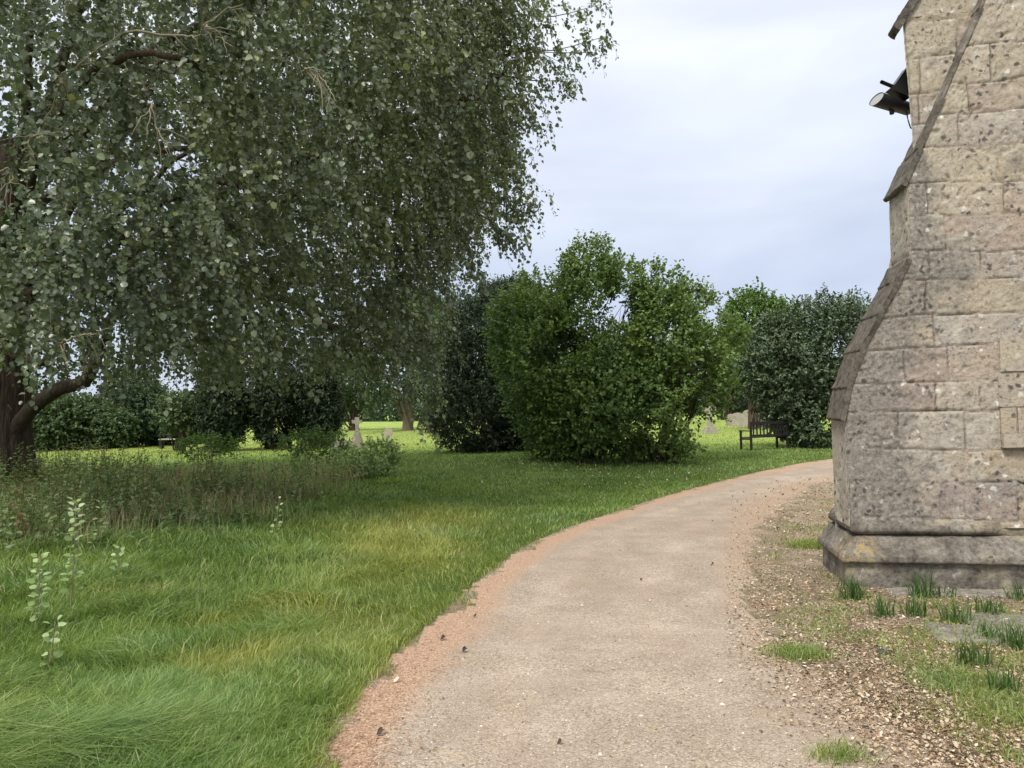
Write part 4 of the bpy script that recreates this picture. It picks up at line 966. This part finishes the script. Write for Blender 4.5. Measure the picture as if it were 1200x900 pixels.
def mk_grass():
    parts = []
    # lawn and rough
    P = np.concatenate([scr(330000, -160, 1010, 560, 1010), scr(90000, -160, 1010, 520, 600), scr(60000, -160, 1010, 492, 545)])
    on, sd = lawn_mask(P); dLx = dline(P[:, 0], P[:, 1], Lc[::3]); sv = ~on & ~sd & (dline(P[:, 0], P[:, 1], Rc[::3]) > .5); P = P[sv]; dl = dLx[sv]
    thin = rng.random(len(P)) < .12+.88*sm(0, .22, dl+(fbm(P[:, 0]*4, P[:, 1]*4, s=71)-.5)*.25); P = P[thin]; dl = dl[thin]
    # bare scuffs
    kk = ~((fbm(P[:, 0]*1.9, P[:, 1]*1.9, s=73)+bare(P[:, 0], P[:, 1])*.5 > .67) & (rng.random(len(P)) < .7)); P = P[kk]; dl = dl[kk]
    x, y = P[:, 0], P[:, 1]; d = np.hypot(x, y); n = len(P)
    lush = sm(-.75, -2.2, x-.08*(y-4))*(1-sm(9, 14, y))                     # long grass to the left
    cl = fbm(x*1.6, y*1.6, s=75); big = sm(.5, .66, cl)
    hgt = (.045+.03*rng.random(n)) + lush*(.03+.07*big+.07*rng.random(n))
    g0 = np.exp(-(((x+2.7)/.85)**2+((y-3.6)/.6)**2)); hgt = hgt+.10*g0
    wz = weedzone(x, y); hgt = hgt+wz*.32*rng.random(n)**1.5; tus = sm(.60, .72, fbm(x*2.6, y*2.6, s=176))*(x < .5); hgt = hgt+tus*.06*rng.random(n)*sm(-.2, -1., x-.1*(y-4))
    hgt = np.where(d > 24, .05+.03*rng.random(n), hgt)
    w = np.maximum(.0052, .0010*d)*(.5+1.1*rng.random(n)**2); w = np.where(d > 24, w*.8, w)
    ang = fbm(x*.8, y*.8, s=79)*4*pi; az = ang+rng.normal(size=n)*1.3; lean = np.abs(rng.normal(size=n))*.5+.25+.45*lush*big+.4*g0
    P[:, 2] = H(x, y)-.004
    V_, Q_ = bladegeo(P, hgt, w, lean, az, rng.uniform(0, 2*pi, n))
    pt = fbm(x*1.1, y*1.1, s=81); rnd = np.clip(.04+.80*rng.random(n)+(pt-.5)*.55+.12*g0, 0, .93); rnd = np.where(rng.random(n) < .03+.04*wz, 1., rnd)
    dry = np.clip(dryf(x, y)*1.2+.5*np.exp(-(dl/.16)**2), 0, 1)*rng.random(n)**.5; dry = dry + .55*sm(28, 40, d)
    return V_, Q_, dict(rnd=np.repeat(rnd, 6), dry=np.repeat(np.clip(dry, 0, 1), 6))
V_, Q_, A_ = mk_grass(); print('grass blades', len(V_)//6)
tag(link('grass', mesh_np('grass', V_, Q_, attrs=A_, mat=M['grass'])), 'green lawn grass, long and lush at the near left and short along the path', 'grass', kind='stuff')
# sparse grass on the right verge and a few tufts on the path
def mk_verge():
    P = scr(60000, 860, 1360, 590, 1010); on, sd = lawn_mask(P); P = P[sd]
    x, y = P[:, 0], P[:, 1]; n_ = fbm(x*1.6, y*1.6, s=91); dr = dline(x, y, Rc[::3])
    wgt = sm(.50, .60, n_ + .07*sm(.5, 1.6, dr))*sm(.02, .4, dr); P = P[rng.random(len(P)) < wgt*.6]
    tuft = [(938, 768, .16, 900), (985, 888, .10, 300), (955, 640, .22, 1500), (1180, 840, .3, 1500), (1130, 800, .25, 900)]
    ex = []
    for px, py, r, k in tuft:
        g = gnd(px, py); q = rng.normal(size=(k, 3))*np.array([r, r*.8, 0])*.6+g; ex.append(q)
    P = np.concatenate([P]+ex); P[:, 2] = H(P[:, 0], P[:, 1])
    inw = (P-W0)@nd < PL+.03; inu = (P-W0)@ud > -PL-.03; P = P[~(inw & inu & ((P-W0)@nd > -TT-.2))]; n = len(P)
    d = np.hypot(P[:, 0], P[:, 1])
    V_, Q_ = bladegeo(P, .03+.05*rng.random(n), np.maximum(.004, .0008*d)*(.7+.6*rng.random(n)), .4+.8*rng.random(n), rng.uniform(0, 2*pi, n), rng.uniform(0, 2*pi, n))
    return mesh_np('verge_grass', V_, Q_, attrs=dict(rnd=np.repeat(rng.random(n)*.9, 6), dry=np.repeat(rng.random(n)*.5, 6)), mat=M['grass'])
tag(link('verge_grass', mk_verge()), 'thin patchy grass among the dead leaves on the right verge', 'grass', kind='stuff')
# strappy green tufts by the wall
M['tuft'] = leafmat('strap leaf', [(0, (.035, .075, .02)), (.5, (.06, .125, .03)), (1, (.11, .19, .05))], .25, .4, .4)
tl = [(1000, 702, .17, 45, 'bright green strap-leaf tuft at the corner of the buttress foot'), (1033, 722, .13, 32, 'green tuft in front of the buttress, second from the corner'), (1080, 700, .18, 45, 'tallest green strap-leaf tuft against the buttress plinth'), (1072, 722, .13, 30, 'small tuft in front of the tallest strap-leaf tuft'),
      (1120, 730, .14, 36, 'green tuft in the middle of the verge right of the tallest one'), (1160, 722, .13, 34, 'green tuft left of the grey slab near the wall'), (1142, 780, .14, 36, 'green tuft standing in dead leaves below the sunken slab'), (1188, 760, .15, 40, 'green tuft at the right edge in front of the grey slab'),
      (1175, 812, .12, 34, 'lowest green strap-leaf tuft at the right edge of the verge'), (1195, 702, .13, 26, 'green tuft at the foot of the wall at the right edge'), (1105, 700, .10, 18, 'short tuft just right of the tallest tuft by the wall'), (1155, 750, .12, 24, 'short tuft between the sunken slab and the grey slab')]
for (px, py, h, k, lab) in tl:
    g = gnd(px, py); 
    dn = (g-W0)@nd
    if dn < PL+.07: g = g+nd*(PL+.07-dn)
    q = g+np.clip(rng.normal(size=(k*2, 3)), -1.8, 1.8)*np.array([.05, .04, 0]); q[:, 2] = -.01; n = len(q)
    V_, Q_ = bladegeo(q, h*1.45*(.35+.75*rng.random(n)), .005+.005*rng.random(n), .1+.8*rng.random(n)**1.5, rng.uniform(0, 2*pi, n), rng.uniform(0, 2*pi, n))
    tag(link('grass_tuft', mesh_np('grass_tuft', V_, Q_, attrs=dict(rnd=np.repeat(rng.random(n), 6)), mat=M['tuft'])), lab, 'grass tuft', 'strap-leaf tufts by the buttress')

# ------------------------------------------------------------------ weeds
def mk_weeds():
    P = scr(26000, -150, 480, 520, 660); P = P[P[:, 1] < 24]; z = weedzone(P[:, 0], P[:, 1]); P = P[rng.random(len(P)) < z]
    cl = fbm(P[:, 0]*.8, P[:, 1]*.8, s=201); P = P[rng.random(len(P)) < .04+.5*sm(.46, .64, cl)]; P = P[:2000]
    P[:, 2] = H(P[:, 0], P[:, 1]); n = len(P); d = P[:, 1]
    h = (.22+.72*rng.random(n)**2.2+.35*sm(.5, .7, fbm(P[:, 0]*.5, P[:, 1]*.5, s=203)))*(.7+.3*sm(10, 16, d))
    K = 5; tt = np.linspace(0, 1, K); ln = rng.normal(size=(n, 3))*.13; ln[:, 2] = 1; TP = P[:, None, :]+ln[:, None, :]*(h[:, None]*tt)[..., None]; TP[..., :2] += (rng.normal(size=(n, 1, 2))*.08*(tt**2)[None, :, None])
    nl = 22; t = .12+.88*rng.random((n, nl)); pos = P[:, None, :]+ln[:, None, :]*(h[:, None]*t)[..., None]+rng.normal(size=(n, nl, 3))*.02
    ax = nrm(rng.normal(size=(n, nl, 3))*np.array([1, 1, .35])+np.array([0, 0, .25])); nn = nrm(rng.normal(size=(n, nl, 3))*.45+np.array([0, 0, 1.]))
    sz = ((.075+.045*rng.random((n, nl)))*(1.15-.6*t)).reshape(-1); V_, Q_ = leafgeo(pos.reshape(-1, 3), ax.reshape(-1, 3), nn.reshape(-1, 3), sz, sz*.5)
    rn = np.clip(.5*rng.random(n)[:, None]+.48*rng.random((n, nl)), 0, .97); rn = np.where((rng.random(n) < .012)[:, None], 1., rn)
    tb = tubes(TP, np.broadcast_to(np.linspace(.006, .003, K), (n, K)), 3, False)
    return mesh_np('weeds', V_, Q_, attrs=dict(rnd=np.repeat(rn.reshape(-1), 6)), mat=M['weed']), mesh_np('weed_stems', tb[0], tb[1], attrs=dict(rnd=np.repeat(rng.random(n), K*3)), mat=M['stemweed'])
a, b = mk_weeds(); wo = tag(link('weeds', a), 'tangled tall weeds in the unmown patch under the weeping tree', 'weeds', kind='stuff'); link('stems', b, None).parent = wo
def mk_dry():
    P = scr(75000, -150, 480, 520, 690); P = P[P[:, 1] < 25]; z = weedzone(P[:, 0], P[:, 1]); P = P[rng.random(len(P)) < z*.42]; P[:, 2] = H(P[:, 0], P[:, 1]); n = len(P)
    br = sm(.45, .6, fbm(P[:, 0]*.45, P[:, 1]*.7, s=213))
    V_, Q_ = bladegeo(P, .2+.4*rng.random(n)**1.3, np.maximum(.005, .0007*P[:, 1])*(.6+.6*rng.random(n)), .1+.5*rng.random(n), rng.uniform(0, 2*pi, n), rng.uniform(0, 2*pi, n))
    return mesh_np('tall_grass', V_, Q_, attrs=dict(rnd=np.repeat(np.clip(rng.random(n)*.7+.28-br*.28, 0, 1), 6)), mat=M['drygrass'])
tag(link('tall_grass', mk_dry()), 'brown seeding grass standing among the weeds under the tree', 'grass', kind='stuff')
# bright leafy patch of brambles at the back of the weeds
bush('leafy_weed_clump', gbase(445, 18.5), [B(440, 538, 18.5, 26, 18), B(418, 548, 18, 24, 16), B(455, 530, 18.8, 14, 10)], 420, (.075, .05), 'weed', 'low leafy weed clump at the right end of the unmown patch', 'weed clump', None, seed=230, stems=14, stemr=.008, ln=.22, gap=(1, .3), stemmat='twig')
bush('leafy_weed_clump', gbase(385, 22), [B(380, 524, 22, 30, 16), B(350, 522, 22, 20, 14)], 420, (.07, .045), 'bright', 'bright green nettle clump in front of the rightmost dark yew', 'weed clump', None, seed=233, stems=10, stemr=.01, ln=.22, gap=(1, .3), stemmat='twig')
bush('leafy_weed_clump', gbase(240, 23), [B(236, 525, 23, 26, 12), B(262, 524, 23, 16, 10)], 300, (.07, .045), 'bright', 'bright green nettle clump in front of the leftmost dark yew', 'weed clump', None, seed=236, stems=10, stemr=.01, ln=.22, gap=(1, .3), stemmat='twig')

# ------------------------------------------------------------------ poplar suckers
def sucker(px, py_base, py_top, label, nl=26, ls=.075, seed=0, mat='sucker'):
    g = gnd(px, py_base); g[2] = H(g[0], g[1]); s = g[1]/F; h = (py_base-py_top)*s
    r = np.random.default_rng(seed); t = thing('poplar_sapling', g, label, 'sapling', 'young white poplar suckers in the grass')
    q = curve([g, g+[.02, .02, h*.5], g+[.035+.03*r.random(), 0, h]], 8); sv_ = tubes([q], [np.linspace(.006, .0025, 8)], 5)
    tt = np.sort(np.linspace(.22, 1, nl)+r.normal(size=nl)*.01); pos = np.array([q[min(7, int(a*7))]+(q[min(7, int(a*7)+1)]-q[min(7, int(a*7))])*((a*7) % 1) for a in np.clip(tt, 0, .999)])
    ph = np.arange(nl)*2.4+r.random()*6; ax = np.stack([np.cos(ph), np.sin(ph), .35+.5*tt**3+0*ph], 1); nn = np.stack([-np.cos(ph)*.35, -np.sin(ph)*.35, np.ones(nl)], 1)+r.normal(size=(nl, 3))*.2
    nn[:, 1] -= .5; nn += r.normal(size=(nl, 3))*.35; ax = ax+r.normal(size=(nl, 3))*.3
    pet = pos+nrm(ax)*.025; sz = ls*(.75+.5*r.random(nl))*(1.1-.45*tt)
    V_, Q_ = leafgeo(pet, ax, nn, sz, sz*.85, .1, .2); link('leaves', mesh_np('leaves', V_, Q_, attrs=dict(rnd=np.repeat(np.clip(.25+.6*tt+.2*r.normal(size=nl), 0, 1), 6)), mat=M[mat]), t)
    V_, Q_, T_ = tubes(np.stack([pos, (pos+pet)/2, pet], 1), np.full((nl, 3), .0013), 3, False); V_, Q_, T_, _ = merge([sv_+({},), (V_, Q_, None, {})]); link('stem', mesh_np('stem', V_, Q_, T_, mat=M['twigpale']), t)
sucker(82, 722, 590, 'tallest pale green sapling with stacked leaves, standing in the left grass', 48, .076, 1)
sucker(40, 748, 655, 'pale sapling nearest the left edge of the photo, lower than the tallest one', 34, .066, 2)
sucker(135, 690, 642, 'short thin pale sapling right of the tallest one', 12, .075, 3)
sucker(322, 634, 586, 'slender pale sapling at the edge of the unmown patch', 16, .058, 5)
sucker(55, 792, 730, 'low yellowish sapling in front of the two left saplings', 12, .065, 6)

# ------------------------------------------------------------------ litter, pebbles
def flat_leaves(P, L, asp, seed_tilt=.35):
    n = len(P); az = rng.uniform(0, 2*pi, n); ax = np.stack([np.cos(az), np.sin(az), rng.normal(size=n)*seed_tilt], 1); nn = nrm(np.array([0, 0, 1.])+rng.normal(size=(n, 3))*seed_tilt)
    V_, Q_ = leafgeo(P, ax, nn, L, L*asp, .12, -.12); return V_, Q_
def mk_litter():
    P = scr(190000, 850, 1360, 560, 1010); on, sd = lawn_mask(P); dr = dline(P[:, 0], P[:, 1], Rc[::3])
    keep = (sd & (rng.random(len(P)) < .6+.4*sm(.4, .6, fbm(P[:, 0]*2, P[:, 1]*2, s=301)))) | (on & (rng.random(len(P)) < .45*np.exp(-(dr/(.3+.4*sm(8, 13, P[:, 1])))**2))); P = P[keep]
    inw = ((P-W0)@nd < PL+.01) & ((P-W0)@ud > -PL-.01) & ((P-W0)@nd > -TT-.2); P = P[~inw]
    P2 = scr(6000, -150, 1000, 560, 1010); P2 = P2[P2[:, 1] < 22]; on2, sd2 = lawn_mask(P2)
    P2 = P2[rng.random(len(P2)) < np.where(on2, .10, .10)]
    P = np.concatenate([P, P2]); n = len(P); P[:, 2] = H(P[:, 0], P[:, 1])+.004+.008*rng.random(n)
    d = np.hypot(P[:, 0], P[:, 1]); L = (.007+.022*rng.random(n)**3)*np.maximum(1, d/8)
    V_, Q_ = flat_leaves(P, L, .6); return mesh_np('leaf_litter', V_, Q_, attrs=dict(rnd=np.repeat(rng.random(n)**1.25, 6)), mat=M['litter'])
tag(link('leaf_litter', mk_litter()), 'dead brown and tan leaves strewn over the right verge and the path', 'fallen leaves', kind='stuff')
def mk_needles():
    P = scr(150000, 250, 1010, 530, 1010); P = P[P[:, 1] < 23]; on, sd = lawn_mask(P); dl = dline(P[:, 0], P[:, 1], Lc[::2])
    keep = (on & (rng.random(len(P)) < .75*np.exp(-(dl/.30)**2))) | (~on & ~sd & (rng.random(len(P)) < .5*np.exp(-(dl/.10)**2)))
    P = P[keep]; n = len(P); P[:, 2] = H(P[:, 0], P[:, 1])+.004+.004*rng.random(n); d = np.hypot(P[:, 0], P[:, 1])
    L = (.010+.02*rng.random(n)); V_, Q_ = flat_leaves(P, L, .16, .15)
    return mesh_np('needle_litter', V_, Q_, attrs=dict(rnd=np.repeat(rng.random(n), 6)), mat=M['needle'])
tag(link('needle_litter', mk_needles()), 'rusty orange needle litter along the left edge of the path', 'needle litter', kind='stuff')
def mk_gravel():
    P = scr(60000, 380, 1150, 545, 1010); P = P[P[:, 1] < 12]; on, sd = lawn_mask(P); P = P[on & (rng.random(len(P)) < .32)]; n = len(P)
    P[:, 2] = H(P[:, 0], P[:, 1])+.001; r = .0025+.0045*rng.random(n)**3; r = np.where(rng.random(n) < .004, r+.009, r)
    o_ = np.array([[1, 0, 0], [0, 1, 0], [-1, 0, 0], [0, -1, 0], [0, 0, .7]]); az = rng.uniform(0, 2*pi, n); c, s = np.cos(az), np.sin(az)
    sc = .6+.8*rng.random((n, 5)); V_ = o_[None]*sc[..., None]*r[:, None, None]; x = V_[..., 0]*c[:, None]-V_[..., 1]*s[:, None]; y = V_[..., 0]*s[:, None]+V_[..., 1]*c[:, None]
    V_ = np.stack([x, y, V_[..., 2]], -1)+P[:, None, :]; i = (np.arange(n)*5)[:, None]
    T_ = np.stack([i+np.array([[a, (a+1) % 4, 4]]) for a in range(4)], 1).reshape(-1, 3)
    return mesh_np('gravel', V_.reshape(-1, 3), None, T_, attrs=dict(rnd=np.repeat(rng.random(n), 5)), smooth=False, mat=M['pebble'])
tag(link('gravel', mk_gravel()), 'loose small chippings scattered on the path', 'gravel', kind='stuff')
# single dark curled leaves lying on the path edge
M['darkleaf'] = leafmat('dark dead leaf', [(0, (.035, .026, .022)), (.6, (.08, .055, .04)), (1, (.5, .42, .32))], .05, .7, .2)
dl_ = [(541, 765, 0.1, 'dark curled dead leaf on the left edge of the path, halfway down the photo'), (441, 863, .35, 'dark flat dead leaf on the orange litter near the bottom of the photo'), (461, 801, 1., 'pale dead leaf with a dark rim on the orange litter'), (516, 751, .2, 'thin dark twig-like leaf on the orange litter above the curled one'), (653, 874, .3, 'faint brown leaf on the gravel near the bottom centre'), (750, 681, .2, 'tiny dark leaf in the middle of the path'), (834, 662, .1, 'tiny dark leaf right of the middle of the path'), (555, 724, .15, 'small dark leaf between path and lawn'), (842, 801, 1., 'pale chip-like leaf on the gravel, lower right of the path')]
for i, (px, py, rn, lab) in enumerate(dl_):
    g = gnd(px, py); g[2] = H(g[0], g[1])+.006; big = .045 if i < 4 else .03
    V_, Q_ = leafgeo(np.array([g, g+[.006, .01, .004]]), np.array([[1, .3+.4*i % 1, .25], [.4, 1, .5]]), np.array([[0, -.4, 1], [.5, -.6, .7]]), np.array([big, big*.8]), np.array([big*.6, big*.5]), .35, -.3)
    tag(link('dead_leaf', mesh_np('dead_leaf', V_, Q_, attrs=dict(rnd=np.full(len(V_), rn)), mat=M['darkleaf'])), lab, 'dead leaf', 'single dead leaves on the path')
# dark stone with a pale top on the verge
g = gnd(1033, 766); u_, v_ = np.meshgrid(np.linspace(0, 2*pi, 16, endpoint=False), np.linspace(-.2, pi/2, 8)); r = .032*(1+.35*(fbm(np.cos(u_)*2, np.sin(u_)*2, v_*2, s=5)-.5))
P = np.stack([g[0]+r*np.cos(v_)*np.cos(u_)*1.2, g[1]+r*np.cos(v_)*np.sin(u_), .0+r*np.sin(v_)*.9], -1); I = np.arange(128).reshape(8, 16)
Qd = np.stack([I[:-1], np.roll(I[:-1], -1, 1), np.roll(I[1:], -1, 1), I[1:]], -1).reshape(-1, 4)
tag(link('dark_stone', mesh_np('dark_stone', P.reshape(-1, 3), Qd, mat=NT('dark stone').fin((.05, .045, .045), .8))), 'small dark stone lying among dead leaves on the right verge', 'stone')
# small white flowers / fallen petals below the shrubs
def mk_spots():
    P = scr(700, 560, 860, 546, 575); P = P[P[:, 1] < 24]; on, sd = lawn_mask(P); P = P[~on][:90]; n = len(P); P[:, 2] = H(P[:, 0], P[:, 1])+.06
    V_, Q_ = flat_leaves(P, .025+.02*rng.random(n), .8, .5); return mesh_np('fallen_leaves', V_, Q_, attrs=dict(rnd=np.full(n*6, .95)), mat=M['litter'])
tag(link('fallen_leaves', mk_spots()), 'pale fallen leaves on the lawn under the leafy shrubs', 'fallen leaves', kind='stuff')

# ------------------------------------------------------------------ light
SUN_EL = radians(52); az = radians(215)          # compass-like: direction the light comes from, measured from +Y clockwise
w = bpy.data.worlds.new('World'); S.world = w; w.use_nodes = True; nt = w.node_tree; nt.nodes.clear()
N = nt.nodes.new; L_ = nt.links.new
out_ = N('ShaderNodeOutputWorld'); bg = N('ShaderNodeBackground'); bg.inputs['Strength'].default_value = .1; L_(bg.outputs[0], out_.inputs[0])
sky = N('ShaderNodeTexSky'); sky.sky_type = 'NISHITA'; sky.sun_disc = False; sky.sun_elevation = SUN_EL; sky.sun_rotation = az
tc = N('ShaderNodeTexCoord'); mp = N('ShaderNodeMapping'); mp.inputs['Scale'].default_value = (1.0, 1.0, 3.2); L_(tc.outputs['Generated'], mp.inputs[0])
ns = N('ShaderNodeTexNoise'); ns.inputs['Scale'].default_value = 2.1; ns.inputs['Detail'].default_value = 5; ns.inputs['Roughness'].default_value = .5; ns.inputs['Distortion'].default_value = .3; L_(mp.outputs[0], ns.inputs['Vector'])
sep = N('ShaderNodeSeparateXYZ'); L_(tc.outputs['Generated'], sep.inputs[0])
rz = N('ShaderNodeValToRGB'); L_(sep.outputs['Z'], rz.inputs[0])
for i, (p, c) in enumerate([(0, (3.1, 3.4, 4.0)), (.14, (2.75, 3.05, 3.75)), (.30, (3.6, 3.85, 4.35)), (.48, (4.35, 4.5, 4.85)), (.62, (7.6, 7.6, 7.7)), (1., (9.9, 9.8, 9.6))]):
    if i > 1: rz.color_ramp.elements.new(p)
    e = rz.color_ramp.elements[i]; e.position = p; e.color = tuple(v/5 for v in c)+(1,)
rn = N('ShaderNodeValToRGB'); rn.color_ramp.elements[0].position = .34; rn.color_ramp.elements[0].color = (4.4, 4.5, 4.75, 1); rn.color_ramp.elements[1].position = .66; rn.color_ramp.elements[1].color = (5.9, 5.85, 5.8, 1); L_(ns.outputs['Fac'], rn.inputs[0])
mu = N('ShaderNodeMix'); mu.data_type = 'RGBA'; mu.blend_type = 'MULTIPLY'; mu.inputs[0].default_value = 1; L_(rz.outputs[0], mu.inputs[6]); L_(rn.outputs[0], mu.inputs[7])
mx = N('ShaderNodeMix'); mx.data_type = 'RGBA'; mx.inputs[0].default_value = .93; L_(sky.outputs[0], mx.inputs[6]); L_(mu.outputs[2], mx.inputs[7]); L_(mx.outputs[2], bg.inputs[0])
sl_ = bpy.data.lights.new('sun', 'SUN'); sl_.energy = 1.5; sl_.angle = radians(14); sl_.color = (1, .95, .86); so = bpy.data.objects.new('sun', sl_); COL.objects.link(so)
from mathutils import Vector
dv = Vector((sin(az)*cos(SUN_EL), cos(az)*cos(SUN_EL), sin(SUN_EL))); so.rotation_euler = dv.to_track_quat('Z', 'Y').to_euler(); so.location = (0, 0, 30)

S.view_settings.view_transform = 'Standard'; S.view_settings.look = 'None'; S.view_settings.gamma = 1; S.view_settings.exposure = 1.13
S.render.engine = 'CYCLES'
S.cycles.max_bounces = 6; S.cycles.transparent_max_bounces = 4
